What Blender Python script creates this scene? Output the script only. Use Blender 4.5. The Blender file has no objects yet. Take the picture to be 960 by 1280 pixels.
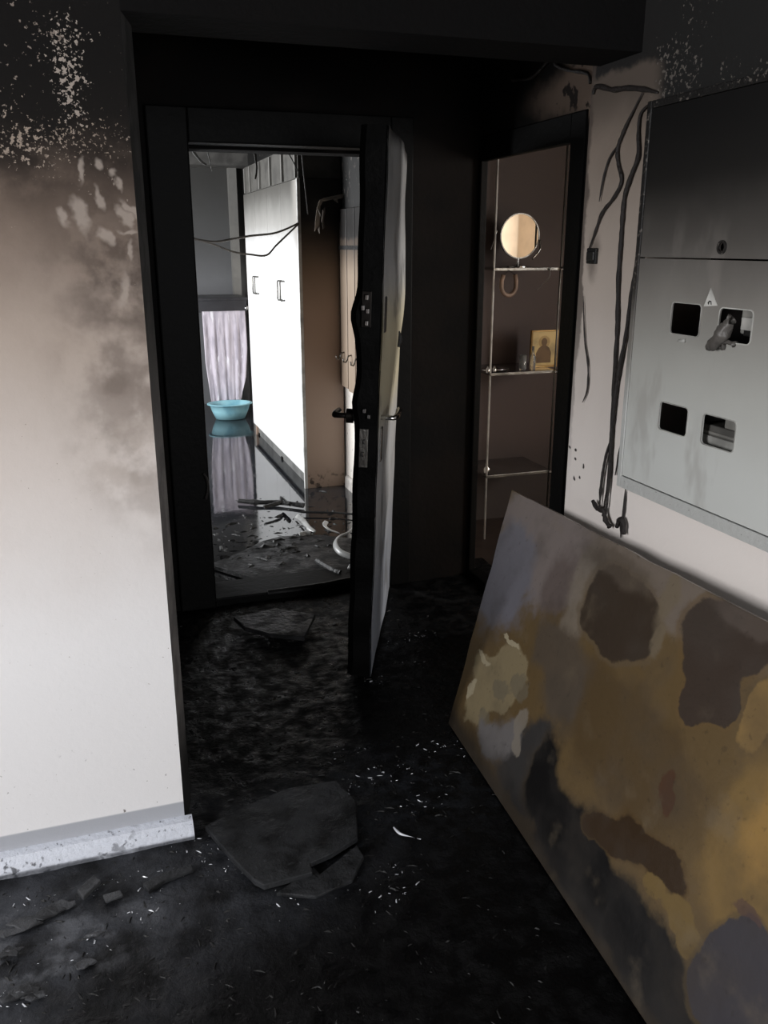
import bpy, bmesh, math, random
from mathutils import Vector, Matrix, noise
random.seed(7)
scene = bpy.context.scene
C = scene.collection

# ------------------------------------------------------------------ camera
FOC, PITCH, YAW, EYE = 1080.0, math.radians(17.14), math.radians(18.72), 1.6
cam = bpy.data.objects.new('camera', bpy.data.cameras.new('camera'))
C.objects.link(cam)
cam.location = (0, 0, EYE)
cam.rotation_euler = (math.pi/2 - PITCH, 0, -YAW)
cam.data.sensor_fit = 'VERTICAL'
cam.data.sensor_height = 36.0
cam.data.lens = FOC/1280*36.0
cam.data.clip_start = 0.02
scene.camera = cam

# ------------------------------------------------------------------ world, lights, exposure
w = bpy.data.worlds.new('world'); scene.world = w; w.use_nodes = True
w.node_tree.nodes['Background'].inputs[0].default_value = (0.80, 0.88, 1.0, 1)
w.node_tree.nodes['Background'].inputs[1].default_value = 0.6
scene.view_settings.view_transform = 'Standard'
scene.view_settings.look = 'None'
scene.view_settings.exposure = 0.0
scene.view_settings.gamma = 1.0
scene.view_settings.use_curve_mapping = False

def area(name, loc, direction, sx, sy, power, col):
    l = bpy.data.lights.new(name, 'AREA'); l.shape = 'RECTANGLE'
    l.size, l.size_y, l.energy, l.color = sx, sy, power, col
    o = bpy.data.objects.new(name, l); C.objects.link(o)
    o.location = loc
    o.rotation_euler = Vector(direction).to_track_quat('-Z', 'Y').to_euler()
    return o
area('stair_window_daylight', (-2.52, 0.70, 1.55), (1, 0, -0.05), 1.2, 1.3, 88, (0.985, 0.985, 1.0))
area('rear_fill_light', (0.95, -2.42, 1.65), (0, 1, 0), 1.1, 1.2, 75, (0.97, 0.98, 1.0))  # unseen fill behind the camera, added to brighten the door leaf
area('flat_window_daylight', (-1.52, 6.5, 1.35), (1, 0, -0.08), 1.9, 1.3, 190, (0.97, 0.985, 1.0))
area('hall_window_daylight', (4.12, 1.9, 1.6), (-1, -0.35, 0), 0.9, 1.2, 90, (1.0, 0.96, 0.91))

# ------------------------------------------------------------------ pixel -> point on a known plane
def ray(u, v):
    x, y = (u-480)/FOC, (640-v)/FOC
    fw = math.cos(PITCH)+y*math.sin(PITCH); up = -math.sin(PITCH)+y*math.cos(PITCH)
    return Vector((fw*math.sin(YAW)+x*math.cos(YAW), fw*math.cos(YAW)-x*math.sin(YAW), up))
EYEV = Vector((0, 0, EYE))
def on(u, v, ax, val):
    d = ray(u, v); return EYEV + d*((val-EYEV[ax])/d[ax])
def on_plane(u, v, p0, n):
    d = ray(u, v); return EYEV + d*((p0-EYEV).dot(n)/d.dot(n))

# ------------------------------------------------------------------ mesh helpers
class MB:
    def __init__(s): s.v, s.f = [], []
    def add(s, vs, fs):
        b = len(s.v); s.v += [tuple(p) for p in vs]; s.f += [tuple(b+i for i in f) for f in fs]; return s
    def box(s, x0, x1, y0, y1, z0, z1):
        vs = [(x, y, z) for x in (x0, x1) for y in (y0, y1) for z in (z0, z1)]
        return s.add(vs, [(0,1,3,2), (4,6,7,5), (0,4,5,1), (2,3,7,6), (0,2,6,4), (1,5,7,3)])
    def prism(s, poly, vec):
        n = len(poly); poly = [Vector(p) for p in poly]; vec = Vector(vec)
        vs = poly + [p+vec for p in poly]
        fs = [tuple(range(n-1, -1, -1)), tuple(range(n, 2*n))]
        fs += [(i, (i+1) % n, (i+1) % n+n, i+n) for i in range(n)]
        return s.add(vs, fs)
    def tube(s, pts, rad, seg=8, flat=1.0):
        pts = [Vector(p) for p in pts]; n = len(pts)
        if not hasattr(rad, '__len__'): rad = [rad]*n
        vs, fs = [], []
        t0 = (pts[1]-pts[0]).normalized()
        nrm = t0.orthogonal().normalized()
        for i, p in enumerate(pts):
            t = ((pts[min(i+1, n-1)]-pts[max(i-1, 0)])).normalized()
            nrm = (nrm - t*nrm.dot(t)).normalized(); bi = t.cross(nrm)
            for k in range(seg):
                a = 2*math.pi*k/seg
                vs.append(p + (nrm*math.cos(a)+bi*math.sin(a)*flat)*rad[i])
        for i in range(n-1):
            for k in range(seg):
                fs.append((i*seg+k, i*seg+(k+1) % seg, (i+1)*seg+(k+1) % seg, (i+1)*seg+k))
        fs.append(tuple(range(seg-1, -1, -1))); fs.append(tuple((n-1)*seg+k for k in range(seg)))
        return s.add(vs, fs)
    def lathe(s, prof, c, axis='Z', seg=24, sx=1.0, sy=1.0, ring=False):
        vs, fs = [], []; n = len(prof); c = Vector(c)
        for r, h in prof:
            for k in range(seg):
                a = 2*math.pi*k/seg; x, y = r*math.cos(a)*sx, r*math.sin(a)*sy
                q = {'Z': (x, y, h), 'X': (h, x, y), 'Y': (x, h, y)}[axis]
                vs.append(c+Vector(q))
        for i in range(n-1):
            for k in range(seg):
                fs.append((i*seg+k, i*seg+(k+1) % seg, (i+1)*seg+(k+1) % seg, (i+1)*seg+k))
        if ring:
            for k in range(seg): fs.append(((n-1)*seg+k, (n-1)*seg+(k+1) % seg, (k+1) % seg, k))
            return s.add(vs, fs)
        if prof[0][0] > 1e-6: fs.append(tuple(range(seg-1, -1, -1)))
        if prof[-1][0] > 1e-6: fs.append(tuple((n-1)*seg+k for k in range(seg)))
        return s.add(vs, fs)
    def build(s, name, mat, parent=None, bevel=0, smooth=False, world=True):
        me = bpy.data.meshes.new(name); me.from_pydata(s.v, [], s.f); me.update()
        bm = bmesh.new(); bm.from_mesh(me); bmesh.ops.recalc_face_normals(bm, faces=bm.faces); bm.to_mesh(me); bm.free()
        return link(name, me, mat, parent, bevel, smooth, world)
def link(name, me, mat, parent=None, bevel=0, smooth=False, world=True):
    o = bpy.data.objects.new(name, me); C.objects.link(o)
    if mat: me.materials.append(mat)
    if smooth:
        for p in me.polygons: p.use_smooth = True
    if bevel:
        m = o.modifiers.new('bevel', 'BEVEL'); m.width = bevel; m.segments = 2; m.limit_method = 'ANGLE'
    if parent:
        o.parent = parent
        if world: o.matrix_parent_inverse = parent.matrix_basis.inverted()
    return o
def tag(o, label, cat, group=None, kind=None):
    o['label'] = label; o['category'] = cat
    if group: o['group'] = group
    if kind: o['kind'] = kind
    return o
def struct(o, label=None):
    o['kind'] = 'structure'
    if label: o['label'] = label
    return o
def thing(name, loc, label=None, cat=None, group=None, rot=(0, 0, 0)):
    e = bpy.data.objects.new(name, None); C.objects.link(e); e.location = loc; e.rotation_euler = rot
    e.empty_display_size = 0.1
    if label: tag(e, label, cat, group)
    return e
def wall_cells(ax, t0, t1, a0, a1, z0, z1, holes):
    """solid wall: thickness t0..t1 on axis ax, runs a0..a1, z0..z1, with rectangular holes (a0,a1,z0,z1)"""
    m = MB()
    As = sorted({a0, a1, *[h[0] for h in holes], *[h[1] for h in holes]})
    Zs = sorted({z0, z1, *[h[2] for h in holes], *[h[3] for h in holes]})
    As = [x for x in As if a0 <= x <= a1]; Zs = [x for x in Zs if z0 <= x <= z1]
    vid = {}
    def V(t, a, z):
        k = (t, a, z)
        if k not in vid:
            vid[k] = len(m.v); m.v.append((t, a, z) if ax == 0 else (a, t, z))
        return vid[k]
    solid = set()
    for i in range(len(As)-1):
        for j in range(len(Zs)-1):
            ca, cz = (As[i]+As[i+1])/2, (Zs[j]+Zs[j+1])/2
            if not any(h[0] < ca < h[1] and h[2] < cz < h[3] for h in holes): solid.add((i, j))
    for i, j in solid:
        A, B, Zl, Zh = As[i], As[i+1], Zs[j], Zs[j+1]
        for t in (t0, t1): m.f.append((V(t, A, Zl), V(t, B, Zl), V(t, B, Zh), V(t, A, Zh)))
        if (i-1, j) not in solid: m.f.append((V(t0, A, Zl), V(t1, A, Zl), V(t1, A, Zh), V(t0, A, Zh)))
        if (i+1, j) not in solid: m.f.append((V(t0, B, Zl), V(t1, B, Zl), V(t1, B, Zh), V(t0, B, Zh)))
        if (i, j-1) not in solid: m.f.append((V(t0, A, Zl), V(t1, A, Zl), V(t1, B, Zl), V(t0, B, Zl)))
        if (i, j+1) not in solid: m.f.append((V(t0, A, Zh), V(t1, A, Zh), V(t1, B, Zh), V(t0, B, Zh)))
    return m

def smooth_path(pts, n=6):
    out = []
    for i in range(len(pts)-1):
        p0, p1, p2, p3 = pts[max(i-1, 0)], pts[i], pts[i+1], pts[min(i+2, len(pts)-1)]
        for k in range(n):
            t = k/n
            out.append(0.5*((2*p1)+(p2-p0)*t+(2*p0-5*p1+4*p2-p3)*t*t+(3*p1-p0-3*p2+p3)*t**3))
    out.append(pts[-1]); return out

# ------------------------------------------------------------------ material helper
def lin(c):
    return tuple(((x/255)/12.92 if x/255 <= 0.04045 else ((x/255+0.055)/1.055)**2.4) for x in c)
class Mat:
    """principled material whose colour is a stack of stain layers in object coordinates"""
    def __init__(s, name, base, rough=0.6, metal=0.0, spec=0.5, warp=0.0, wscale=6.0):
        s.m = bpy.data.materials.new(name); s.m.use_nodes = True
        s.t = s.m.node_tree; s.n = s.t.nodes; s.b = s.n['Principled BSDF']
        s.b.inputs['Roughness'].default_value = rough; s.b.inputs['Metallic'].default_value = metal
        s.b.inputs['Specular IOR Level'].default_value = spec
        tc = s.n.new('ShaderNodeTexCoord'); s.raw = tc.outputs['Object']; s.co = s.raw
        if warp:
            nz = s.noise_node(wscale, 5.0, 0.6)
            sub = s.vm('SUBTRACT', nz.outputs['Color'], (0.5, 0.5, 0.5))
            s.co = s.vm('MULTIPLY_ADD', sub, (warp, warp, warp), s.raw)
        r = s.n.new('ShaderNodeRGB'); r.outputs[0].default_value = (*lin(base), 1); s.col = r.outputs[0]
        s.rough = None
    def vm(s, op, *a):
        n = s.n.new('ShaderNodeVectorMath'); n.operation = op
        for i, x in enumerate(a):
            if isinstance(x, tuple): n.inputs[i].default_value = x
            else: s.t.links.new(x, n.inputs[i])
        return n.outputs['Value'] if op in ('LENGTH', 'DOT_PRODUCT') else n.outputs[0]
    def ma(s, op, *a):
        n = s.n.new('ShaderNodeMath'); n.operation = op
        for i, x in enumerate(a):
            if isinstance(x, (int, float)): n.inputs[i].default_value = x
            else: s.t.links.new(x, n.inputs[i])
        return n.outputs[0]
    def mr(s, x, lo, hi, a=0.0, b=1.0):
        n = s.n.new('ShaderNodeMapRange'); n.interpolation_type = 'SMOOTHSTEP'
        s.t.links.new(x, n.inputs[0])
        if hi < lo: lo, hi, a, b = hi, lo, b, a
        for i, q in zip((1, 2, 3, 4), (lo, hi, a, b)): n.inputs[i].default_value = q
        return n.outputs[0]
    def noise_node(s, scale, detail=4.0, rough=0.55, stretch=(1, 1, 1)):
        n = s.n.new('ShaderNodeTexNoise'); n.inputs['Scale'].default_value = scale
        n.inputs['Detail'].default_value = detail; n.inputs['Roughness'].default_value = rough
        s.t.links.new(s.vm('MULTIPLY', s.raw, tuple(stretch)), n.inputs['Vector']); return n
    # masks
    def G(s, axis, a, b):                       # 0 at a, 1 at b along an axis of the warped coordinates
        sx = s.n.new('ShaderNodeSeparateXYZ'); s.t.links.new(s.co, sx.inputs[0])
        return s.mr(sx.outputs['XYZ'.index(axis)], a, b)
    def B(s, c, r, soft=0.3):                   # ellipsoid blob
        d = s.vm('LENGTH', s.vm('DIVIDE', s.vm('SUBTRACT', s.co, tuple(c)), tuple(r)))
        return s.mr(d, 1+soft, 1-soft)
    def N(s, scale, lo, hi, detail=4.0, stretch=(1, 1, 1), rough=0.55):
        return s.mr(s.noise_node(scale, detail, rough, stretch).outputs[0], lo, hi)
    def NEAR(s, mask, scale, amount, detail=5):  # break a mask's border up with noise
        nz = s.noise_node(scale, detail).outputs[0]
        return s.mr(s.ma('ADD', mask, s.ma('MULTIPLY', s.ma('SUBTRACT', nz, 0.5), amount)), 0.35, 0.65)
    def layer(s, col, *masks, k=1.0):
        f = masks[0]
        for x in masks[1:]: f = s.ma('MULTIPLY', f, x)
        if k != 1.0: f = s.ma('MULTIPLY', f, k)
        mx = s.n.new('ShaderNodeMix'); mx.data_type = 'RGBA'
        s.t.links.new(f, mx.inputs[0]); s.t.links.new(s.col, mx.inputs[6])
        mx.inputs[7].default_value = (*lin(col), 1); s.col = mx.outputs[2]; return s
    def wet(s, scale, lo, hi, r0, r1, detail=3):
        s.t.links.new(s.mr(s.noise_node(scale, detail).outputs[0], lo, hi, r0, r1), s.b.inputs['Roughness']); return s
    def end(s, bump=0.0, bscale=40.0, bdetail=5.0, stretch=(1, 1, 1), dist=0.01):
        s.t.links.new(s.col, s.b.inputs['Base Color'])
        if bump:
            b = s.n.new('ShaderNodeBump'); b.inputs['Strength'].default_value = bump; b.inputs['Distance'].default_value = dist
            s.t.links.new(s.noise_node(bscale, bdetail, 0.6, stretch).outputs[0], b.inputs['Height'])
            s.t.links.new(b.outputs[0], s.b.inputs['Normal'])
        return s.m
def plain(name, col, rough=0.6, metal=0.0, bump=0.0, bscale=40, var=0.12, spec=0.5):
    M = Mat(name, col, rough, metal, spec)
    M.layer(tuple(max(0, c*(1-2*var)) for c in col), M.N(9, 0.4, 0.7))
    return M.end(bump, bscale)

SOOT = (11, 10, 10)
# ---- left wall: white plaster, soot coming down from the ceiling, flaked specks
def left_wall_mat():
    M = Mat('left_wall_plaster', (242, 240, 240), 0.85, spec=0.2, warp=0.16, wscale=4.5)
    M.layer((214, 205, 199), M.G('Z', 0.55, 1.12))
    M.layer((174, 160, 149), M.G('Z', 0.98, 1.45))
    M.layer((132, 117, 106), M.G('Z', 1.34, 1.66))
    M.layer((120, 108, 100), M.B((0.13, 2.17, 1.42), (0.16, 1, 0.42), 0.6), M.N(9, 0.36, 0.60), k=0.75)
    M.layer((78, 68, 62), M.B((0.12, 2.17, 1.64), (0.15, 1, 0.22), 0.5), M.N(13, 0.34, 0.56), k=0.8)
    M.layer((170, 158, 149), M.B((0.08, 2.17, 1.12), (0.12, 1, 0.12), 0.6), M.N(14, 0.42, 0.62), k=0.5)
    M.layer((112, 100, 92), M.B(on(145, 480, 1, 2.17), (0.035, 1, 0.03), 0.5), k=0.5)
    M.layer((96, 83, 74), M.G('Z', 1.50, 1.78), k=0.9)
    M.layer((56, 47, 42), M.G('Z', 1.62, 1.84), M.N(14, .30, .55))
    M.layer((22, 19, 17), M.G('Z', 1.68, 1.90))
    M.layer((14, 12, 11), M.G('Z', 1.80, 2.02))
    sparse = M.ma('MULTIPLY', M.G('Z', 1.60, 1.72), M.N(5, 0.35, 0.65))
    M.layer((140, 128, 119), M.speck(sparse, 85, 0.16, 0.775), k=0.8)
    M.layer((158, 147, 138), M.speck(M.B(on(86, 92, 1, 2.17), (0.050, 1, 0.11), 0.95), 120, 0.26, 0.755))
    M.layer((150, 136, 124), M.speck(M.B(on(36, 165, 1, 2.17), (0.11, 1, 0.06), 0.95), 120, 0.18, 0.735))
    M.layer((140, 126, 114), M.speck(M.B(on(110, 170, 1, 2.17), (0.12, 1, 0.06), 0.95), 130, 0.15, 0.73))
    for u, v, rx, rz in ((102, 215, .008, .028), (130, 205, .010, .012), (151, 214, .009, .010), (128, 252, .009, .022), (102, 272, .012, .034),
                         (150, 268, .007, .022), (158, 262, .007, .018), (158, 230, .006, .014), (122, 296, .010, .015), (152, 314, .008, .022), (148, 287, .018, .006), (146, 365, .012, .036), (82, 275, .010, .020)):
        M.layer((176, 164, 154), M.B(on(u, v, 1, 2.17), (rx, 1, rz), 0.5), k=0.6)
    M.layer((90, 80, 74), M.N(60, 0.70, 0.74, 2), M.G('Z', 0.42, 0.02), k=0.9)
    M.layer((178, 180, 186), M.mr_z(0.098, 0.091))
    return M.end(0.10, 55)
Mat.speck = lambda s, mask, scale, amt, thr: s.mr(s.ma('ADD', s.noise_node(scale, 3, 0.6).outputs[0], s.ma('MULTIPLY', mask, amt)), thr, thr+0.035)
Mat.mr_z = lambda s, a, b: (lambda sx: (s.t.links.new(s.raw, sx.inputs[0]), s.mr(sx.outputs[2], a, b))[1])(s.n.new('ShaderNodeSeparateXYZ'))

def right_wall_mat():
    M = Mat('right_wall_plaster', (240, 232, 226), 0.8, warp=0.10, wscale=5)
    M.layer((212, 202, 194), M.G('Z', 0.86, 1.30))
    M.layer((182, 169, 158), M.G('Z', 1.18, 1.58))
    M.layer((132, 119, 108), M.G('Z', 1.50, 1.90))
    M.layer((84, 74, 66), M.G('Z', 1.84, 2.02))
    M.layer((18, 16, 15), M.NEAR(M.G('Z', 2.02, 2.10), 12, 0.5))
    # soot above the cabinet, with pale flakes
    M.layer((16, 15, 14), M.G('Y', 2.12, 2.06), M.G('Z', 1.86, 1.92))
    M.layer((104, 98, 92), M.speck(M.ma('MULTIPLY', M.ma('MULTIPLY', M.G('Y', 2.14, 2.08), M.G('Z', 1.88, 1.93)), M.N(6, .34, .60)), 80, .22, .765), k=0.8)
    # sooty edge next to the far corner
    M.layer((70, 60, 54), M.NEAR(M.G('Y', 2.36, 2.425), 14, 0.5), M.G('Z', 0.75, 1.5), k=0.8)
    M.layer((100, 90, 82), M.B(on(742, 320, 0, 1.45), (1, 0.03, 0.06), 0.6), k=0.7)
    for u, v in ((712, 560), (720, 565), (719, 578), (728, 585), (716, 600), (724, 598)):
        M.layer((40, 34, 32), M.B(on(u, v, 0, 1.45), (1, 0.006, 0.005), 0.4))
    return M.end(0.08, 60)
def soot_wall(name, brown=(22, 18, 16)):
    M = Mat(name, SOOT, 0.85, spec=0.12, warp=0.2, wscale=4)
    M.layer(brown, M.N(2.5, 0.42, 0.65), k=0.7)
    return M.end(0.25, 35)
def niche_wall_mat():                            # wall over the flat door on the right: brown plaster showing through soot
    M = Mat('niche_right_plaster', (13, 11, 10), 0.8, spec=0.15, warp=0.12, wscale=7)
    p = M.B((1.73, 2.86, 2.13), (1, 0.42, 0.085), 0.45)
    M.layer((98, 84, 74), p)
    M.layer((120, 106, 96), M.B((1.73, 2.72, 2.06), (1, 0.16, 0.05), 0.5))
    M.layer((30, 24, 21), M.N(13, 0.53, 0.58, 6), p)
    return M.end(0.2, 40)

m_left = left_wall_mat(); m_right = right_wall_mat(); m_nr = niche_wall_mat()
m_soot = soot_wall('soot_wall'); m_beam = soot_wall('soot_beam', (14, 12, 12))
m_frame = plain('burnt_frame', (8, 8, 8), 0.55, bump=0.25, bscale=30, spec=0.10)
m_char = plain('charred_wood', (16, 16, 16), 0.5, bump=0.6, bscale=50, spec=0.4)
m_ceil = soot_wall('soot_ceiling', (22, 20, 19))

# ------------------------------------------------------------------ landing: floor, walls, beam
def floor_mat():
    M = Mat('charred_floor_painted_shade', (7, 7, 8), 0.5, spec=0.2, warp=0.12, wscale=6)
    M.layer((60, 62, 67), M.B((-0.3, 1.95, 0), (0.75, 0.40, 1), 0.6), M.N(5, 0.34, 0.66, 7))  # lighter left side: lit floor painted in, together with ash
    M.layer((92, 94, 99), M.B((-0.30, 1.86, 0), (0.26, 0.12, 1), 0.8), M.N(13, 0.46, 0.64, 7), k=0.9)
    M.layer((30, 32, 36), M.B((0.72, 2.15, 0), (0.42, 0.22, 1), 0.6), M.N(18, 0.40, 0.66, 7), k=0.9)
    M.layer((4, 4, 5), M.B((0.55, 1.25, 0), (0.85, 0.42, 1), 0.5))  # near-black foreground: shadow painted into the floor colour
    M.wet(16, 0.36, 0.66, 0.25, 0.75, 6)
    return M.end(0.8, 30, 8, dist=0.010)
def grid(name, x0, x1, y0, y1, n, m, hfun, mat):
    vs = [(x0+(x1-x0)*i/n, y0+(y1-y0)*j/m, hfun(x0+(x1-x0)*i/n, y0+(y1-y0)*j/m)) for j in range(m+1) for i in range(n+1)]
    fs = [(j*(n+1)+i, j*(n+1)+i+1, (j+1)*(n+1)+i+1, (j+1)*(n+1)+i) for j in range(m) for i in range(n)]
    b = MB(); b.v, b.f = vs, fs
    return b.build(name, mat, smooth=True)
def fl_h(x, y):
    a = noise.fractal(Vector((x*5, y*5, 3.1)), 1.0, 2.0, 5)
    k = noise.noise(Vector((x*22, y*22, 1.0)))
    return max(-0.012, 0.006*a + 0.004*max(0, k)) - 0.004
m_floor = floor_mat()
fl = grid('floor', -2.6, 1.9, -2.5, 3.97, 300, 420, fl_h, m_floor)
struct(fl, 'wet charred landing floor littered with soot')

struct(wall_cells(1, 2.17, 2.37, -2.6, 0.135, -0.02, 2.6, []).build('wall_left', m_left), 'white plaster wall with soot coming down from the top')
# splayed plaster return behind the corner, then the niche side
m = MB(); m.prism([(0.135, 2.17, -0.02), (0.166, 2.31, -0.02), (0.166, 3.77, -0.02), (0.10, 3.77, -0.02), (0.10, 2.18, -0.02)], (0, 0, 2.62))
def return_mat():
    M = Mat('niche_return_plaster', (120, 116, 114), 0.8, warp=0.08, wscale=8)
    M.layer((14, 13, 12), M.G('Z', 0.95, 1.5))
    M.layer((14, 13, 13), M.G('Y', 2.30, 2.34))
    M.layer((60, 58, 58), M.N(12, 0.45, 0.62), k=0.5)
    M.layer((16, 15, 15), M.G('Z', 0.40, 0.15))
    return M.end(0.2, 40)
struct(m.build('wall_niche_left', return_mat()), 'sooty side of the door niche')
DX0, DX1, DZ = 0.452, 1.30, 1.99
struct(wall_cells(1, 3.77, 3.97, 0.10, 1.755, -0.02, 2.6, [(DX0-0.07, DX1+0.07, -0.02, DZ+0.05)]).build('wall_back', m_soot), 'soot black wall around the open steel door')
RY0, RY1, RZ = 2.985, 3.745, 1.955
struct(wall_cells(0, 1.73, 1.755, 2.41, 3.97, -0.02, 2.6, [(RY0-0.05, RY1+0.015, -0.02, RZ+0.04)]).build('wall_niche_right', m_nr), 'sooty wall around the narrow flat door')
CY0, CY1, CZ0, CZ1 = 1.10, 2.075, 0.955, 1.955
struct(wall_cells(0, 1.45, 1.85, -2.5, 2.41, -0.02, 2.6, [(CY0, CY1, CZ0, CZ1)]).build('wall_right', m_right), 'pale plaster wall with burnt cables and meter cabinet')
struct(MB().box(1.66, 1.84, CY0-0.0, CY1+0.0, CZ0, CZ1).build('wall_shaft', m_soot), 'back of the meter recess')
struct(MB().box(0.135, 1.45, 2.17, 2.37, 2.085, 2.6).build('trim_1', m_beam), 'soot black beam over the door niche')
struct(wall_cells(0, -2.8, -2.6, -2.5, 2.37, -0.02, 2.6, [(0.1, 1.4, 0.9, 2.2)]).build('wall_stair', m_left), 'stairwell wall with a window')
struct(wall_cells(1, -2.7, -2.5, -2.8, 1.85, -0.02, 2.6, [(0.35, 1.40, 1.0, 2.3)]).build('wall_rear', m_left), 'rear stairwell wall with an added window')
struct(MB().box(-2.8, 1.85, -2.7, 3.97, 2.6, 2.75).build('ceiling', m_ceil), 'soot black ceiling')

m_wood = plain('white_window_frame', (215, 215, 212), 0.45)
def glass_mat():
    mt = bpy.data.materials.new('window_glass'); mt.use_nodes = True
    b = mt.node_tree.nodes['Principled BSDF']
    b.inputs['Base Color'].default_value = (0.9, 0.95, 0.95, 1); b.inputs['Roughness'].default_value = 0.05
    b.inputs['Transmission Weight'].default_value = 1.0; b.inputs['IOR'].default_value = 1.1
    return mt
m_glass = glass_mat()
def window(name, ax, t0, t1, a0, a1, z0, z1, label):
    e = thing(name, ((t0+t1)/2, (a0+a1)/2, z0) if ax == 0 else ((a0+a1)/2, (t0+t1)/2, z0)); struct(e, label)
    f = 0.05; mid = (a0+a1)/2
    fr = wall_cells(ax, t0, t1, a0, a1, z0, z1, [(a0+f, mid-f/2, z0+f, z1-f), (mid+f/2, a1-f, z0+f, z1-f)])
    fr.build('window_frame', m_wood, e)
    for p, q in ((a0+f, mid-f/2), (mid+f/2, a1-f)):
        tm = (t0+t1)/2; b = MB()
        if ax == 0: b.box(tm-.003, tm+.003, p, q, z0+f, z1-f)
        else: b.box(p, q, tm-.003, tm+.003, z0+f, z1-f)
        b.build('pane', m_glass, e)
window('window_1', 0, -2.72, -2.66, 0.1, 1.4, 0.9, 2.2, 'stairwell window with two panes')
window('added_window_2', 1, -2.62, -2.56, 0.35, 1.40, 1.0, 2.3, 'unseen rear window added for the fill light, with two panes')  # unseen, added to go with the rear fill light

# skirting on the left wall
def skirting_mat():
    M = Mat('skirting_paint', (214, 218, 228), 0.55, warp=0.02, wscale=20)
    M.layer((70, 72, 78), M.N(30, 0.58, 0.66, 6), M.G('X', 0.10, -0.15), k=0.9)
    M.layer((95, 98, 106), M.N(55, 0.62, 0.68, 4), k=0.8)
    M.layer((60, 62, 68), M.G('Z', 0.018, 0.004), M.N(8, 0.3, 0.5), k=0.8)
    return M.end(0.5, 60)
m = MB(); prof = [(2.17, -0.01), (2.122, -0.01), (2.118, 0.012), (2.128, 0.030), (2.145, 0.044), (2.17, 0.048)]
m.prism([(-2.6, y, z) for y, z in prof], (2.755, 0, 0))
struct(m.build('baseboard_left', skirting_mat()), 'low soot spattered white skirting along the left wall')

# ------------------------------------------------------------------ steel door of the left flat
d1 = thing('door_1', (0.85, 3.80, 0)); struct(d1, 'burnt steel flat door standing open')
Y0 = 3.735
for x0, x1 in ((DX0-0.16, DX0), (DX1, DX1+0.10)):
    MB().box(x0, x1, Y0, 3.85, 0, DZ+0.13).build('jamb', m_frame, d1, bevel=0.006)
MB().box(DX0, DX1, Y0, 3.85, DZ, DZ+0.13).build('head', m_frame, d1, bevel=0.006)
MB().box(DX0-0.02, DX1+0.02, 3.76, 3.98, -0.01, 0.035).build('threshold', m_frame, d1, bevel=0.006)
for x0, x1, z0, z1 in ((DX0-0.035, DX0+0.012, 0.03, DZ), (DX1-0.012, DX1+0.035, 0.03, DZ), (DX0, DX1, DZ-0.012, DZ+0.03)):
    MB().box(x0, x1, 3.85, 3.98, z0, z1).build('lining', m_soot, d1, bevel=0.004)

# leaf: local x from hinge to lock edge, y outward (landing face), z up
FR = Vector((0.907, 2.851, 0)); ang = math.atan2(-0.86, -0.375)
xd = Vector((math.cos(ang), math.sin(ang), 0)); yd = Vector((-xd.y, xd.x, 0))
LW, LT, LH = 0.93, 0.088, 1.955
org = FR - xd*LW - yd*(LT/2) + Vector((0, 0, 0.015))
lean = math.radians(-2.0)
leafM = Matrix((( xd.x, yd.x, 0, org.x), (xd.y, yd.y, 0, org.y), (0, 0, 1, org.z), (0, 0, 0, 1))) @ Matrix.Rotation(lean, 4, 'X')
def leaf_place(o): o.parent = d1; o.matrix_parent_inverse = d1.matrix_basis.inverted(); o.matrix_basis = leafM; return o
# core slab with a burnt wavy lock edge
m = MB(); nz_ = 70; nx_ = 6
def inner_y(z):                                  # melted lining bulges on the flat side near the locks
    b = 0.022*math.exp(-((z-1.36)/0.06)**2) + 0.010*math.exp(-((z-1.06)/0.05)**2)
    return -LT/2 - b + 0.002*math.sin(z*23) + 0.010*(0.5-abs(z/LH-0.5))
ring = []
for j in range(nz_+1):
    z = LH*j/nz_; ex = LW + 0.003*math.sin(z*31)
    iy = inner_y(z)
    ring.append([(0, LT/2, z), (0, -LT/2, z), (0.55, -LT/2, z), (0.80, -LT/2+(iy+LT/2)*0.5, z), (ex-0.012, iy, z), (ex, iy+0.02, z), (ex, LT/2-0.004, z), (ex-0.006, LT/2, z)])
nr = len(ring[0]); vs = [p for r in ring for p in r]
fs = [(j*nr+k, j*nr+(k+1) % nr, (j+1)*nr+(k+1) % nr, (j+1)*nr+k) for j in range(nz_) for k in range(nr)]
fs += [tuple(range(nr)), tuple(nz_*nr+k for k in range(nr))]
m.add(vs, fs); leaf = leaf_place(m.build('door_leaf', m_frame)); leaf['label'] = 'burnt black door leaf edge with two locks'
def leaf_part(mb, name, mat, bevel=0, smooth=False, label=None):
    o = mb.build(name, mat, None, bevel, smooth); o.parent = leaf
    if label: o['label'] = label
    return o
def skin_mat():
    M = Mat('scorched_door_skin', (196, 196, 196), 0.42, 0.0, warp=0.08, wscale=5)
    M.layer((150, 150, 150), M.G('Z', 1.45, 1.75))
    M.layer((226, 214, 178), M.B((0.5, 0, 1.18), (1, 1, 0.22), 0.5), k=0.8)
    M.layer((150, 156, 168), M.G('Z', 0.75, 0.25), k=0.8)
    M.layer((52, 50, 50), M.G('Z', 1.90, 1.965))
    M.layer((90, 88, 86), M.N(7, 0.55, 0.66, 6, (1, 1, .5)), k=0.5)
    return M.end(0.2, 22)
m = MB(); nx_, nz_ = 26, 60
def skin_y(x, z):
    s = x/LW
    b = 0.030*math.exp(-((z-1.45)/0.45)**2)*math.sin(math.pi*min(1, s*1.05+0.08))**1.2 + 0.006*math.sin(z*9+x*6)*math.sin(math.pi*s)
    return LT/2 + 0.004 + max(0, b) + 0.004*noise.noise(Vector((x*6, z*6, 2)))
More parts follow.
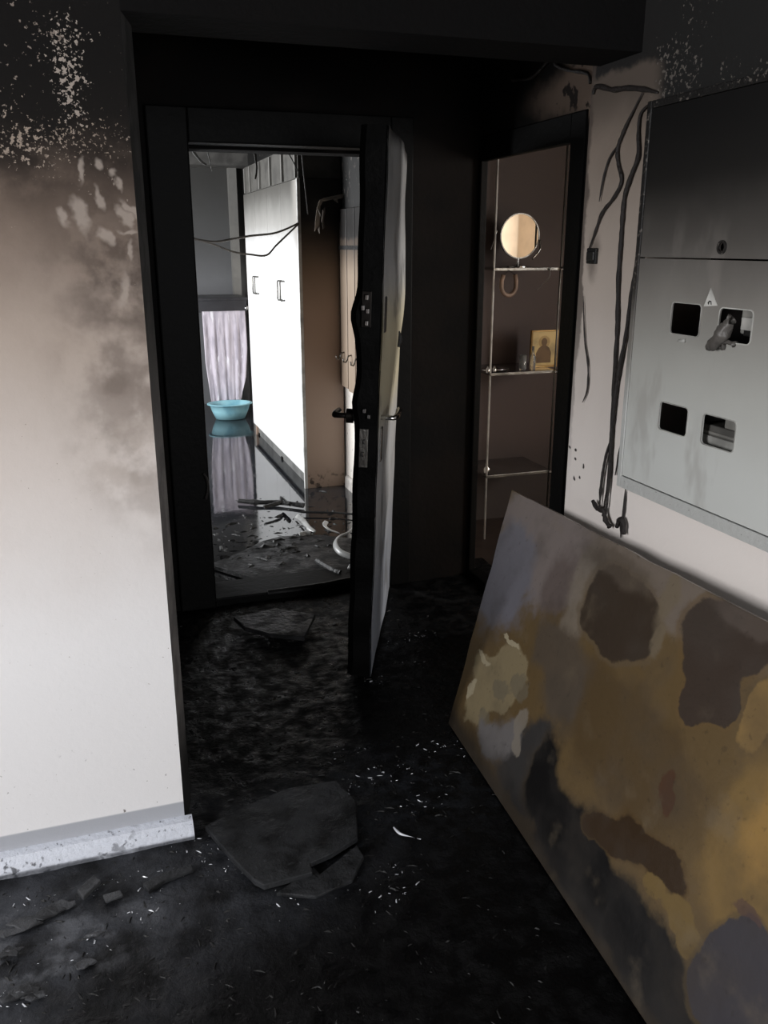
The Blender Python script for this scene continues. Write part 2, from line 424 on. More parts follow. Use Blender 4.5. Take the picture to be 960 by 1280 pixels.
for off in (0, 0.004):
    m.v += [(LW*i/nx_, skin_y(LW*i/nx_, LH*j/nz_)-off, LH*j/nz_) for j in range(nz_+1) for i in range(nx_+1)]
N1 = (nx_+1)*(nz_+1)
for j in range(nz_):
    for i in range(nx_):
        q = (j*(nx_+1)+i, j*(nx_+1)+i+1, (j+1)*(nx_+1)+i+1, (j+1)*(nx_+1)+i)
        m.f += [q, tuple(N1+k for k in reversed(q))]
leaf_part(m, 'outer_skin', skin_mat(), smooth=True, label='scorched pale grey metal sheet on the landing side')
m_steel = plain('sooty_steel', (120, 118, 114), 0.32, 0.9, 0.3, 60)
m_dsteel = plain('dark_handle_metal', (46, 42, 40), 0.35, 0.7)
m_chrome = plain('bare_chrome', (205, 205, 205), 0.18, 1.0)
E0 = LW+0.003
zl = 1.00                                         # lever height
leaf_part(MB().box(E0-0.002, E0+0.006, -0.020, 0.012, zl-0.17, zl-0.03), 'lock_plate', m_steel, 0.002, label='bare metal mortise lock plate')
leaf_part(MB().box(E0-0.002, E0+0.007, -0.024, 0.010, 1.32, 1.44), 'lock_plate', m_dsteel, 0.002, label='charred upper lock plate')
for z, y in ((1.42, -0.006), (1.385, -0.018), (1.375, -0.002), (1.335, -0.004)):
    leaf_part(MB().box(E0+0.004, E0+0.020, y-0.006, y+0.006, z-0.009, z+0.009), 'bolt', m_chrome, 0.002)
for z, y in ((zl-0.075, 0.0), (zl-0.12, -0.006), (zl+0.035, -0.004), (zl+0.015, 0.012)):
    leaf_part(MB().box(E0+0.004, E0+0.014, y-0.006, y+0.006, z-0.008, z+0.008), 'bolt', m_chrome, 0.002)
# levers (both sides point to the hinge) with rosettes
h = leaf_part(MB().tube([(0.865, -0.05, zl), (0.865, -0.105, zl), (0.855, -0.118, zl), (0.80, -0.122, zl-.004), (0.735, -0.120, zl-0.006)], [.010, .010, .012, .012, .010], 10), 'handle', m_dsteel, smooth=True, label='burnt dark lever handle on the flat side')
leaf_part(MB().lathe([(0.026, -0.075), (0.026, -0.05)], (0.865, 0, zl), 'Y', 20), 'rosette', m_dsteel)
yo = skin_y(0.865, zl)
leaf_part(MB().tube([(0.865, yo, zl), (0.865, yo+0.045, zl), (0.855, yo+0.055, zl+.003), (0.80, yo+0.058, zl+.004), (0.735, yo+0.056, zl+0.004)], [.009, .009, .011, .011, .013], 10), 'handle', m_chrome, smooth=True, label='chrome lever handle on the landing side')
leaf_part(MB().box(0.842, 0.888, yo-.002, yo+.007, zl-0.16, zl-0.035), 'escutcheon', m_chrome, 0.003, label='chrome key plate')
leaf_part(MB().box(0.842, 0.888, skin_y(.865, 1.35)-.002, skin_y(.865, 1.35)+.006, 1.30, 1.42), 'escutcheon', m_dsteel, 0.003, label='dark upper key plate')
leaf_part(MB().tube([(0.5, skin_y(.5, 1.24)+.002, 1.21), (0.49, skin_y(.5, 1.24)+.006, 1.24), (0.5, skin_y(.5, 1.24)+.002, 1.27)], [.006, .012, .004], 8), 'burn_blister', m_char)
for z in (0.3, 1.65):
    leaf_part(MB().lathe([(0.013, 0), (0.013, 0.12)], (-0.010, 0.0, z), 'Z', 12), 'hinge', m_frame)

# ------------------------------------------------------------------ right flat: door opening without leaf
d2 = thing('door_2', (1.75, 3.34, 0)); struct(d2, 'narrow flat doorway with a charred frame')
FX = 1.722
MB().box(FX, 1.757, RY0-0.10, RY0, 0, RZ+0.10).build('jamb', m_frame, d2, bevel=0.005)
MB().box(FX, 1.757, RY1, 3.769, 0, RZ+0.10).build('jamb', m_frame, d2, bevel=0.005)
MB().box(FX, 1.757, RY0, RY1, RZ, RZ+0.10).build('head', m_frame, d2, bevel=0.005)
MB().box(1.72, 1.79, RY0, RY1, -0.01, 0.03).build('threshold', m_frame, d2, bevel=0.005)

# hall behind it
def hall_mat():
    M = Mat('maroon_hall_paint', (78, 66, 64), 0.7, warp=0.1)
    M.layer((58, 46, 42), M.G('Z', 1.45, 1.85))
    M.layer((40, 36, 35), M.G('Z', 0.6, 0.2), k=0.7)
    return M.end(0.08, 40)
m_hall = hall_mat(); m_cream = plain('cream_wall', (216, 198, 176), 0.7, var=0.03)
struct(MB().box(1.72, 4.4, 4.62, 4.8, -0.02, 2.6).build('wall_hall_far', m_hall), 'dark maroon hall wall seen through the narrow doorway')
struct(wall_cells(0, 4.22, 4.4, 0.6, 4.62, -0.02, 2.6, [(1.4, 2.4, 1.0, 2.2)]).build('wall_hall_right', m_cream))
struct(MB().box(1.87, 4.4, 0.42, 0.6, -0.02, 2.6).build('wall_hall_near', m_cream))
struct(MB().box(1.77, 4.4, 0.42, 4.8, -0.12, -0.015).build('floor_hall', plain('hall_floor', (60, 50, 45), 0.4)))
struct(MB().box(1.72, 4.4, 0.42, 4.8, 2.6, 2.75).build('ceiling_hall', plain('hall_ceiling', (120, 110, 100), 0.8)))
window('window_3', 0, 4.28, 4.34, 1.4, 2.4, 1.0, 2.2, 'hall window with two panes')

# ------------------------------------------------------------------ left flat interior
def flat_far_mat():
    M = Mat('smoky_grey_wall', (120, 121, 124), 0.8, warp=0.15)
    M.layer((84, 84, 84), M.G('Z', 1.0, 1.7))
    M.layer((62, 61, 59), M.G('Z', 1.6, 2.3))
    return M.end(0.05, 30)
m_far = flat_far_mat()
def wet_floor():
    M = Mat('flooded_floor', (40, 42, 46), 0.12, 0, 0.75, warp=0.1)
    M.layer((24, 24, 26), M.N(3, 0.45, 0.7, 5))
    M.layer((16, 16, 17), M.G('Y', 5.6, 4.7))
    M.wet(3.0, 0.45, 0.72, 0.02, 0.14, 5)
    return M.end(0.03, 14)
struct(MB().box(-1.8, 1.72, 3.97, 9.5, -0.12, 0.0).build('floor_flat', wet_floor()), 'flooded mirror-wet floor inside the flat')
def flat_right_mat():
    M = Mat('flat_right_plaster', (232, 226, 218), 0.7, warp=0.12)
    M.layer((120, 112, 104), M.G('Z', 1.2, 1.75))
    M.layer((16, 15, 14), M.G('Z', 1.62, 1.80))
    M.layer((120, 112, 106), M.N(26, 0.60, 0.68), k=0.4)
    return M.end(0.1, 40)
struct(MB().box(1.62, 1.72, 3.97, 9.5, 0, 2.6).build('wall_flat_right', flat_right_mat()), 'pale wall inside the flat under the coat boards')
struct(wall_cells(0, -1.8, -1.6, 3.97, 9.5, 0, 2.6, [(5.5, 7.5, 0.7, 2.0)]).build('wall_flat_left', m_far), 'grey wall of the flat with a window')
struct(MB().box(-1.6, 1.62, 9.2, 9.5, 0, 2.6).build('wall_flat_far', m_far), 'smoke grey end wall of the flat')
struct(MB().box(-1.8, 0.10, 3.77, 3.97, 0, 2.6).build('wall_flat_front', m_soot))
struct(MB().box(-1.8, 1.72, 3.97, 9.5, 2.45, 2.75).build('ceiling_flat', m_ceil), 'scorched ceiling inside the flat')
window('window_4', 0, -1.73, -1.67, 5.5, 7.5, 0.7, 2.0, 'flat window with two panes')
# soffit and casing in front of the far part of the flat
m_cas = plain('grey_casing', (128, 126, 122), 0.6, var=.03)
struct(MB().box(-1.6, 1.62, 8.85, 9.2, 2.33, 2.45).build('trim_2', plain('grey_lintel', (92, 90, 87), .7)), 'grey lintel across the far opening')
struct(MB().box(1.47, 1.55, 9.12, 9.2, 0, 2.33).build('trim_3', m_cas), 'grey casing strip on the end wall beyond the wardrobe')
m = MB(); m.prism([(1.62, 0, 0), (1.60, 0, 0), (1.60, 0, 0.07), (1.61, 0, 0.085), (1.62, 0, 0.085)], (0, 1.56, 0))
for i, p in enumerate(m.v): m.v[i] = (p[0], p[1]+4.0, p[2])
struct(m.build('baseboard_flat', plain('white_skirting', (205, 200, 194), 0.5)), 'white skirting beside the open door leaf')

# wardrobe
WX, WY0, WY1, WT = 1.325, 5.60, 7.50, 2.00
wd = thing('wardrobe', (1.48, 6.55, 0), 'tall white wardrobe with a scorched brown side panel inside the flat', 'wardrobe')
def side_mat():
    M = Mat('wardrobe_side_board', (172, 148, 131), 0.55, warp=0.12)
    M.layer((138, 117, 98), M.G('Z', 1.15, 1.5))
    M.layer((90, 77, 66), M.G('Z', 1.42, 1.68))
    M.layer((30, 27, 25), M.G('Z', 1.60, 1.80))
    M.layer((70, 58, 50), M.N(20, 0.50, 0.62, 6), M.G('Z', 0.16, 0.03))
    return M.end(0.05, 30)
m_side = side_mat()
def wdoor_mat():
    M = Mat('white_wardrobe_door', (240, 240, 240), 0.35, warp=0.1)
    M.layer((170, 168, 164), M.G('Z', 1.52, 1.76))
    M.layer((92, 90, 86), M.G('Z', 1.70, 2.0))
    M.layer((176, 172, 166), M.G('Y', 5.80, 5.62), M.G('Z', 1.35, 1.75))
    return M.end()
m_wdoor = wdoor_mat()
MB().box(WX+0.02, 1.61, WY0, WY0+0.022, 0, WT).build('side_panel', m_side, wd, bevel=0.002)['label'] = 'brown end panel blackened at the top'
MB().box(WX+0.02, 1.61, WY1-0.022, WY1, 0, WT).build('side_panel', m_side, wd)
MB().box(WX, WX+0.02, WY0, WY0+0.022, 0, WT).build('edge_strip', m_wood, wd)
MB().box(WX+0.02, 1.61, WY0+.022, WY1-.022, WT-0.02, WT).build('top_board', m_side, wd)
MB().box(1.595, 1.61, WY0+.022, WY1-.022, 0.10, WT-.02).build('back_board', m_side, wd)
MB().box(WX+0.04, WX+0.055, WY0+.022, WY1-.022, 0, 0.10).build('plinth', plain('grey_plinth', (120, 120, 118), .4), wd)
nd = 4; dw = (WY1-WY0-0.022)/nd
for k in range(nd):
    a, b = WY0+0.022+k*dw+0.003, WY0+0.022+(k+1)*dw-0.003
    dr = MB().box(WX, WX+0.019, a, b, 0.105, WT-0.004).build('door', m_wdoor, wd, bevel=0.002)
    hy = b-0.04 if k % 2 == 0 else a+0.04
    zc = 1.30
    hd = MB().tube([(WX, hy, zc-.065), (WX-.028, hy, zc-.065), (WX-.032, hy, zc-.055), (WX-.032, hy, zc+.055), (WX-.028, hy, zc+.065), (WX, hy, zc+.065)], .006, 8).build('handle', m_steel, dr, smooth=True, world=False)
for yy in (5.64, 6.5, 7.45):
    MB().box(WX+0.03, WX+0.07, yy-.02, yy+.02, 0, 0.02).build('foot', m_dsteel, wd)
# ribbed upper cupboard on the wardrobe
cp = thing('upper_cupboard', (1.48, 6.55, WT), 'smoke grey upper cupboard with pale battens above the white wardrobe', 'cupboard')
MB().box(WX+0.012, 1.61, WY0+0.01, WY1-.02, WT+.002, 2.20).build('body', plain('smoky_board', (86, 84, 80), .6), cp)
for yy in (5.64, 6.03, 6.42, 6.81, 7.20, 7.42):
    MB().box(WX-0.004, WX+0.012, yy-.012, yy+.012, WT+.004, 2.19).build('batten', m_cas, cp)

# coat boards with hooks on the right wall of the flat
cb = thing('coat_rack', (1.60, 5.1, 0.66), 'cream coat rack boards with metal hooks beside the brown wardrobe panel', 'coat rack')
def cream_board():
    M = Mat('cream_coat_board', (158, 140, 122), 0.5, warp=0.06)
    M.layer((140, 122, 105), M.N(7, 0.45, 0.65, 4, (1, 1, .2)), k=0.6)
    M.layer((80, 68, 58), M.G('Z', 1.40, 1.62))
    M.layer((20, 16, 14), M.NEAR(M.G('Z', 1.56, 1.72), 14, 0.6))
    return M.end(0.1, 30)
m_cb = cream_board()
yy = 5.585; k = 0
while yy > 4.25:
    b_ = MB().box(1.592, 1.620, yy-0.150, yy, 0.70-0.012*(k % 2), 1.82).build('board', m_cb, cb, bevel=0.003)
    hook = MB().tube([(1.592, yy-.075, 0.93), (1.570, yy-.075, 0.925), (1.562, yy-.075, 0.90), (1.555, yy-.075, 0.885), (1.540, yy-.075, 0.89), (1.536, yy-.075, 0.91)], .005, 8).build('hook', m_steel, b_, smooth=True, world=False)
    yy -= 0.165; k += 1
MB().box(1.586, 1.592, 4.25, 5.585, 1.575, 1.60).build('rail', m_char, cb)

# far table with a cloth and a basin
tb = thing('side_table', (1.25, 8.75, 0), 'dark table under a pale hanging cloth at the far wall', 'table')
m_dk = plain('dark_table_wood', (52, 52, 56), 0.35)
TX0, TX1, TY0, TY1, TZ = 0.55, 1.50, 8.52, 9.10, 1.125
MB().box(TX0, TX1, TY0, TY1, TZ-.03, TZ).build('tabletop', m_dk, tb, bevel=.005)
MB().box(TX0+.01, TX1-.01, TY0+.004, TY0+.03, TZ-.135, TZ-.03).build('apron', m_dk, tb)
for x in (TX0+.05, TX1-.05):
    for y in (TY0+.05, TY1-.05): MB().box(x-.03, x+.03, y-.03, y+.03, 0, TZ-.03).build('leg', m_dk, tb, bevel=.004)
MB().lathe([(0, -.02), (.014, -.018), (.02, -.008), (.018, 0)], (1.485, TY0+.004, TZ-.10), 'Y', 16).build('knob', m_chrome, tb, smooth=True)
def cloth_mat():
    M = Mat('pale_wet_cloth', (206, 198, 208), 0.8, warp=0.05)
    M.layer((165, 158, 170), M.N(9, 0.42, 0.62, 5, (3, 1, .5)), k=0.8)
    M.layer((240, 238, 244), M.N(12, 0.60, 0.68, 4, (3, 1, .4)), k=0.8)
    return M.end(0.2, 30, stretch=(3, 1, .4))
m = MB(); nx_, nz_ = 44, 50
def cloth_pt(i, j):
    s, t = i/nx_, j/nz_
    L = t*0.98
    x = 1.06+0.41*s
    wv = math.sin(s*17+1)*0.014 + math.sin(s*41+t*3)*0.005
    hem = 1.0 - 0.28*max(0, (s-0.82))/0.18        # shorter right flap
    pinch = 1 - 0.35*max(0, t-0.55)
    xm = 1.06+0.41*0.55
    x = xm + (x-xm)*(pinch if t > 0.55 else 1)
    return (x, TY0+0.001-abs(wv)*min(1, L*4)-0.03*L, 1.0-L*hem*0.90)
m.v = [cloth_pt(i, j) for j in range(nz_+1) for i in range(nx_+1)]
m.f = [(j*(nx_+1)+i, j*(nx_+1)+i+1, (j+1)*(nx_+1)+i+1, (j+1)*(nx_+1)+i) for j in range(nz_) for i in range(nx_)]
o = m.build('hanging_cloth', cloth_mat(), smooth=True); sd = o.modifiers.new('s', 'SOLIDIFY'); sd.thickness = .004
tag(o, 'pale mauve cloth hanging from the far table into the blue basin', 'cloth')
def basin_mat():
    M = Mat('blue_plastic', (150, 200, 212), 0.35); M.layer((120, 172, 188), M.N(8, .45, .7)); return M.end()
bs = thing('basin', (1.245, 8.30, 0), 'light blue plastic basin standing on the flooded floor', 'basin')
m_bs = basin_mat()
MB().lathe([(0, 0.004), (.115, 0.004), (.125, .012), (.155, .08), (.178, .150), (.186, .152), (.188, .146), (.180, .143), (.162, .08), (.130, .002), (0.0, -.0)][::-1], (1.245, 8.30, 0.003), 'Z', 40, 1.08, .85).build('bowl', m_bs, bs, smooth=True)
MB().lathe([(.186, .150), (.200, .150), (.201, .142), (.187, .140)], (1.245, 8.30, 0.003), 'Z', 40, 1.08, .85, True).build('rim', m_bs, bs, smooth=True)

# ------------------------------------------------------------------ leaning board
A = Vector((1.069, 2.457, 0)); Bn = Vector((0.955, 0.45, 0)); T = on(640, 612, 0, 1.402)
ex = (Bn-A).normalized(); nn = (T-A).cross(ex).normalized()
if nn.x > 0: nn = -nn
ey = ex.cross(nn) if ex.cross(nn).z > 0 else nn.cross(ex)
ezn = ex.cross(ey)
boardM = Matrix(((ex.x, ey.x, ezn.x, A.x), (ex.y, ey.y, ezn.y, A.y), (ex.z, ey.z, ezn.z, A.z+0.004), (0, 0, 0, 1)))
boardI = boardM.inverted()
def bl(u, v): return boardI @ on_plane(u, v, A, nn)
tl = bl(640, 612); tr = bl(960, 778)
sgn = 1 if ezn.dot(nn) > 0 else -1               # outward normal in local z
def board_mat():
    M = Mat('stained_board', (100, 82, 55), 0.55, spec=0.3, warp=0.07, wscale=9)
    def field(blobs):
        f = None                                  # soft union of ellipses given in photo pixels
        for u, v, ru, rv in blobs:
            c = bl(u, v); rx = abs(bl(u+ru, v).x-bl(u-ru, v).x)/2; ry = abs(bl(u, v-rv).y-bl(u, v+rv).y)/2
            q = M.vm('LENGTH', M.vm('DIVIDE', M.vm('SUBTRACT', M.co, (c.x, c.y, 0)), (rx, ry, 5)))
            e = M.ma('POWER', 0.35, M.ma('MULTIPLY', q, q))
            f = e if f is None else M.ma('ADD', f, e)
        return f
    def patch(col, blobs, soft=0.06, k=1.0, rag=0.25, rs=12, rim=None):
        f = field(blobs)
        nz = M.ma('MULTIPLY', M.ma('SUBTRACT', M.noise_node(rs, 8, .62).outputs[0], .5), rag*3)
        fn = M.ma('ADD', f, nz)
        if rim: M.layer(rim, M.mr(fn, .22-soft, .22+soft), k=.6)
        M.layer(col, M.mr(fn, .35-soft, .35+soft), k=k)
    patch((124, 100, 60), [(955, 1000, 50, 120), (930, 1090, 60, 80)], .25)
    patch((150, 118, 66), [(975, 1040, 50, 90)], .25)
    patch((86, 70, 48), [(760, 900, 90, 70), (800, 960, 90, 70)], .25)
    patch((136, 110, 68), [(952, 890, 24, 60)], .06, rag=.12)
    patch((118, 107, 97), [(760, 690, 150, 46), (880, 770, 90, 36)], .2)
    patch((126, 116, 112), [(690, 690, 56, 80), (660, 660, 40, 50)], .16)
    patch((112, 110, 117), [(626, 730, 40, 66), (640, 690, 24, 40)], .22)
    patch((98, 86, 82), [(700, 730, 22, 50)], .22, .8)
    patch((130, 120, 108), [(732, 715, 14, 46), (714, 780, 16, 36)], .2, .8)
    patch((63, 53, 44), [(775, 745, 44, 36), (760, 785, 42, 36), (795, 785, 30, 36)], .05, rag=.10, rim=(100, 86, 68))
    patch((92, 82, 72), [(775, 712, 50, 22)], .22, .7)
    patch((116, 104, 86), [(838, 745, 12, 40), (822, 805, 9, 26)], .2, .8)
    patch((66, 56, 49), [(890, 790, 44, 44), (930, 800, 44, 44), (885, 845, 36, 44), (866, 885, 20, 24), (905, 885, 22, 26)], .045, rag=.08, rim=(104, 84, 56))
    patch((92, 82, 75), [(935, 775, 56, 22)], .25, .8)
    patch((88, 77, 65), [(706, 860, 26, 60), (690, 810, 30, 40)], .22)
    patch((138, 124, 96), [(610, 842, 26, 26), (640, 834, 24, 34), (596, 880, 16, 36), (622, 868, 20, 26)], .08, rag=.28)
    patch((112, 104, 88), [(625, 860, 10, 16), (650, 860, 14, 24), (605, 900, 10, 20)], .1, .7, rag=.4, rs=22)
    patch((170, 158, 132), [(640, 802, 14, 5), (605, 822, 10, 5), (590, 860, 4, 20)], .08, rag=.3, rs=26)
    patch((112, 108, 107), [(612, 925, 22, 24), (638, 925, 20, 32), (650, 955, 24, 28)], .18, rag=.25)
    patch((58, 56, 55), [(672, 930, 26, 50), (650, 985, 44, 34)], .18, rag=.25)
    patch((132, 124, 113), [(650, 905, 8, 24), (646, 935, 8, 14)], .12, .8, rag=.25, rs=20)
    patch((24, 23, 23), [(682, 955, 18, 50), (690, 1015, 44, 44), (715, 1075, 56, 50), (770, 1140, 70, 50), (830, 1230, 80, 60), (735, 1050, 30, 44), (800, 1180, 60, 40)], .14, rag=.22, rim=(66, 56, 42))
    patch((56, 42, 28), [(770, 1048, 34, 20), (805, 1055, 44, 26), (838, 1088, 26, 28), (745, 1038, 26, 16)], .07, rag=.18, rim=(84, 66, 42))
    patch((78, 50, 32), [(833, 982, 9, 24), (838, 1006, 9, 20)], .10, .9, rag=.10)
    patch((112, 92, 56), [(815, 1108, 16, 20), (848, 1140, 26, 26), (862, 1178, 16, 26)], .08, rag=.14)
    patch((62, 59, 63), [(905, 1195, 36, 40), (940, 1185, 44, 40), (890, 1250, 50, 50), (950, 1250, 60, 50)], .05, rag=.10, rim=(88, 74, 52))
    patch((90, 68, 62), [(935, 1142, 20, 10)], .1, .7)
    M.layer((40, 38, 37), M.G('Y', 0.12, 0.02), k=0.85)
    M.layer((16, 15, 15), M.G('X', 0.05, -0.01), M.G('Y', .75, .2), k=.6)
    M.layer((58, 50, 42), M.N(4, .46, .70, 8), k=.45)
    M.layer((120, 108, 90), M.N(7, .56, .74, 8), k=.3)
    M.layer((44, 38, 33), M.N(45, .60, .72, 5), k=.3)
    M.wet(4, .4, .65, .32, .65)
    return M.end(0.12, 30, 6)
# outline with a burnt ragged end; solid 22 mm thick
pts = []
top_n = 40
for i in range(13):                               # ragged far end, bottom to top
    t = i/12; q = Vector((0, 0, 0)).lerp(Vector((tl.x, tl.y, 0)), t)
    r = 0.012*noise.noise(Vector((t*7, 2.2, 0))) if 0 < i < 12 else 0
    pts.append((q.x+r, q.y, 0))
topL, topR = Vector((tl.x, tl.y, 0)), Vector((tr.x, tr.y, 0)); dr_ = (topR-topL)/(topR.x-topL.x)
xe = (Bn-A).length
for i in range(1, top_n+1):
    x = topL.x+(xe-topL.x)*i/top_n; y = topL.y+dr_.y*(x-topL.x)
    pts.append((x, y+0.004*noise.noise(Vector((x*9, 0, 5))), 0))
pts.append((xe, 0, 0))
m = MB(); m.prism(pts, (0, 0, -sgn*0.022))
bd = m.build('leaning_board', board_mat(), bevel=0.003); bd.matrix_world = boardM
tag(bd, 'large stained ochre and brown board leaning against the right wall under the meter cabinet', 'board')

# ------------------------------------------------------------------ meter cabinet
cab = thing('meter_cabinet', (1.50, 1.59, CZ0), 'grey metal electricity meter cabinet with four cut-out windows on right wall', 'meter cabinet')
def cab_mat(name, tint=0):
    M = Mat(name, (214-tint, 216-tint, 212-tint), 0.5, 0.1, warp=0.08, wscale=4)
    M.layer((190-tint, 190-tint, 184-tint), M.G('Z', 1.02, 1.30))
    M.layer((142-tint, 138-tint, 132-tint), M.G('Z', 1.22, 1.50))
    M.layer((86, 82, 78), M.G('Z', 1.42, 1.64))
    M.layer((30, 28, 26), M.G('Z', 1.58, 1.78))
    M.layer((13, 12, 12), M.G('Z', 1.70, 1.93))
    M.layer((150, 144, 138), M.N(6, .56, .70, 4, (1, 1.4, .5)), M.G('Z', 1.72, 1.5), k=.35)
    return M.end(0.05, 20)
m_cab = cab_mat('sooty_cabinet_paint')
def flange_mat():
    M = Mat('sooty_flange_paint', (190, 191, 188), 0.55, warp=0.05, wscale=8)
    M.layer((120, 116, 110), M.G('Z', 1.12, 1.36))
    M.layer((40, 36, 33), M.G('Z', 1.34, 1.52))
    M.layer((20, 18, 17), M.G('Z', 1.45, 1.70))
    M.layer((104, 98, 92), M.speck(M.G('Z', 1.3, 1.5), 90, .10, .70), k=.8)
    return M.end(0.3, 60)
m_cab2 = flange_mat()
XF = 1.432                                         # door plane, proud of the wall
Yl, Yr, Zb, Zt, Zs = 2.096, 0.80, 0.928, 1.955, 1.569
CYr = 1.10
def rrect(y0, y1, z0, z1, r, n=5):
    out = []
    for cy, cz, a0 in ((y1-r, z1-r, 0), (y0+r, z1-r, 90), (y0+r, z0+r, 180), (y1-r, z0+r, 270)):
        for k in range(n+1):
            a = math.radians(a0+90*k/n); out.append((cy+r*math.cos(a), cz+r*math.sin(a)))
    return out
def panel_with_holes(name, outer, holes, x, th, mat, parent):
    cu = bpy.data.curves.new(name, 'CURVE'); cu.dimensions = '2D'; cu.fill_mode = 'BOTH'; cu.extrude = th/2
    for poly in [outer]+holes:
        s = cu.splines.new('POLY'); s.points.add(len(poly)-1); s.use_cyclic_u = True
        for p, q in zip(s.points, poly): p.co = (q[0], q[1], 0, 1)
    tmp = bpy.data.objects.new('tmp', cu); C.objects.link(tmp)
    dg = bpy.context.evaluated_depsgraph_get(); me = bpy.data.meshes.new_from_object(tmp.evaluated_get(dg))
    bpy.data.objects.remove(tmp)
    for v in me.vertices: v.co = Vector((x+th/2+v.co.z, v.co.x, v.co.y))
    me.materials.clear()
    return link(name, me, mat, parent)
def pxrect(u0, v0, u1, v1):                        # window rectangle on the door from two opposite corners
    p, q = on(u0, v0, 0, XF), on(u1, v1, 0, XF); return (q.y, p.y, q.z, p.z)
W1, W2, W3, W4 = pxrect(841, 378, 873, 421), pxrect(901, 385, 937, 431), pxrect(826, 502, 857, 546), pxrect(880, 517, 916, 566)
holes = [rrect(*w_, 0.010) for w_ in (W1, W2, W3, W4)]
panel_with_holes('lower_door', [(CYr, .965), (Yl-.02, .965), (Yl-.02, Zs-.002), (CYr, Zs-.002)], holes, XF, .003, m_cab, cab)['label'] = 'lower door with four rounded meter windows'
lk = on(903, 309, 0, XF)
panel_with_holes('upper_door', [(CYr, Zs+.002), (Yl-.02, Zs+.002), (Yl-.02, Zt-.02), (CYr, Zt-.02)],
                 [[(lk.y+.010*math.cos(a*math.pi/8), lk.z+.010*math.sin(a*math.pi/8)) for a in range(16)]], XF, .003, m_cab, cab)['label'] = 'soot blackened upper door with a lock hole'
MB().box(XF-.003, 1.45, Yl-.018, Yl, Zb, Zt).build('side_flange', m_cab2, cab, bevel=.002)
MB().box(XF-.003, 1.45, CYr-.02, Yl-.018, Zb, .962).build('bottom_flange', m_cab2, cab, bevel=.002)
MB().box(XF-.003, 1.45, CYr-.02, Yl-.018, Zt-.018, Zt).build('top_flange', m_cab2, cab, bevel=.002)
MB().box(XF-.003, 1.45, CYr-.02, CYr, .962, Zt-.018).build('side_flange', m_cab2, cab, bevel=.002)
MB().lathe([(.010, -.004), (.016, -.004), (.016, 0), (.010, 0)], (XF, lk.y, lk.z), 'X', 20, 1, 1, True).build('lock_ring', m_cab2, cab, smooth=False)
m_rimm = plain('pale_window_lip', (205, 204, 198), .5)
m_lip = plain('grey_window_lip', (176, 175, 170), .5)
for w_ in (W1, W2, W3, W4):                        # thin lip round every cut-out
    o_ = rrect(w_[0]-.0026, w_[1]+.0026, w_[2]-.0026, w_[3]+.0026, .0125); i_ = rrect(*w_, .010)
    panel_with_holes('window_lip', o_, [i_], XF-.0015, .002, m_rimm if w_ is W2 else m_lip, cab)
# warning sticker
p1, p2, p3 = on(889, 360, 0, XF), on(880, 383, 0, XF), on(897, 382, 0, XF)
stk = MB().prism([p1+Vector((-.0012, 0, 0)), p2+Vector((-.0012, 0, 0)), p3+Vector((-.0012, 0, 0))], (.001, 0, 0)).build('warning_triangle', plain('pale_sticker', (214, 212, 206), .5), cab)
stk['label'] = 'pale warning triangle sticker'
cc = (p1+p2+p3)/3
bz = [(0.004, -.006), (0.0, -.002), (.004, .000), (-.003, .010), (-.001, .002), (-.006, .001)]
MB().prism([(XF-.0017, cc.y+a*1.0, cc.z-.004+b*.7) for a, b in [(.006, -.010), (.009, -.004), (.003, .004), (-.004, .002), (-.006, -.009), (-.003, -.009), (-.002, -.001), (.003, -.001), (.004, -.010)]], (.0006, 0, 0)).build('lightning_mark', m_char, stk, world=False)
# scraps of melted plastic under two windows
m_melt = plain('melted_plastic', (92, 88, 84), .4, bump=.4, bscale=40)
def lump(pts_px, name, mat, parent, x, rads):
    P = [on(u, v, 0, x) for u, v in pts_px]
    if len(P) > 2:
        P = smooth_path(P, 4); rads = [rads[min(i//4, len(rads)-2)]*(1-(i % 4)/4)+rads[min(i//4+1, len(rads)-1)]*(i % 4)/4 for i in range(len(P))]
    mb = MB().tube(P, rads, 14, .8)
    mb.v = [tuple(Vector(p)+Vector((0, noise.noise(Vector(p)*70), noise.noise(Vector(p)*70+Vector((9, 9, 9)))))*.006) for p in mb.v]
    return mb.build(name, mat, parent, smooth=True)
lump([(884, 434), (891, 430), (898, 424), (904, 415), (910, 406), (914, 400)], 'melted_plastic', m_melt, cab, XF-.010, [.006, .017, .020, .024, .016, .005])['label'] = 'drooping lump of melted grey plastic'
lump([(896, 428), (903, 436), (906, 428), (918, 430)], 'melted_plastic', m_melt, cab, XF-.004, [.010, .004, .008, .004])
lump([(848, 425), (857, 426)], 'melted_plastic', m_rimm, cab, XF-.002, [.004, .003])
# meters inside
m_case = plain('meter_case', (150, 148, 142), .4); m_dark = plain('meter_dark', (28, 27, 26), .4)
def meter(y0, y1, z0, z1, label):
    e = thing('electricity_meter', (1.60, (y0+y1)/2, z0), label, 'meter', 'meters inside the cabinet')
    MB().box(1.456, 1.60, y0, y1, z0, z1).build('case', m_case, e, bevel=.005)
    MB().box(1.450, 1.457, y0+.02, y1-.02, z1-.07, z1-.03).build('display', m_dark, e, bevel=.002)
    MB().box(1.448, 1.457, y0+.01, y1-.01, z0+.01, z0+.04).build('terminal_cover', plain('pale_cover', (196, 194, 188), .4), e, bevel=.003)
    MB().lathe([(.006, -.004), (.006, 0)], (1.456, (y0+y1)/2, z0+.055), 'X', 12).build('seal_screw', m_steel, e)
meter(W2[0]-.06, W2[0]+.066, W2[2]+.018, W2[2]+.085, 'pale electricity meter behind the upper right cabinet window')
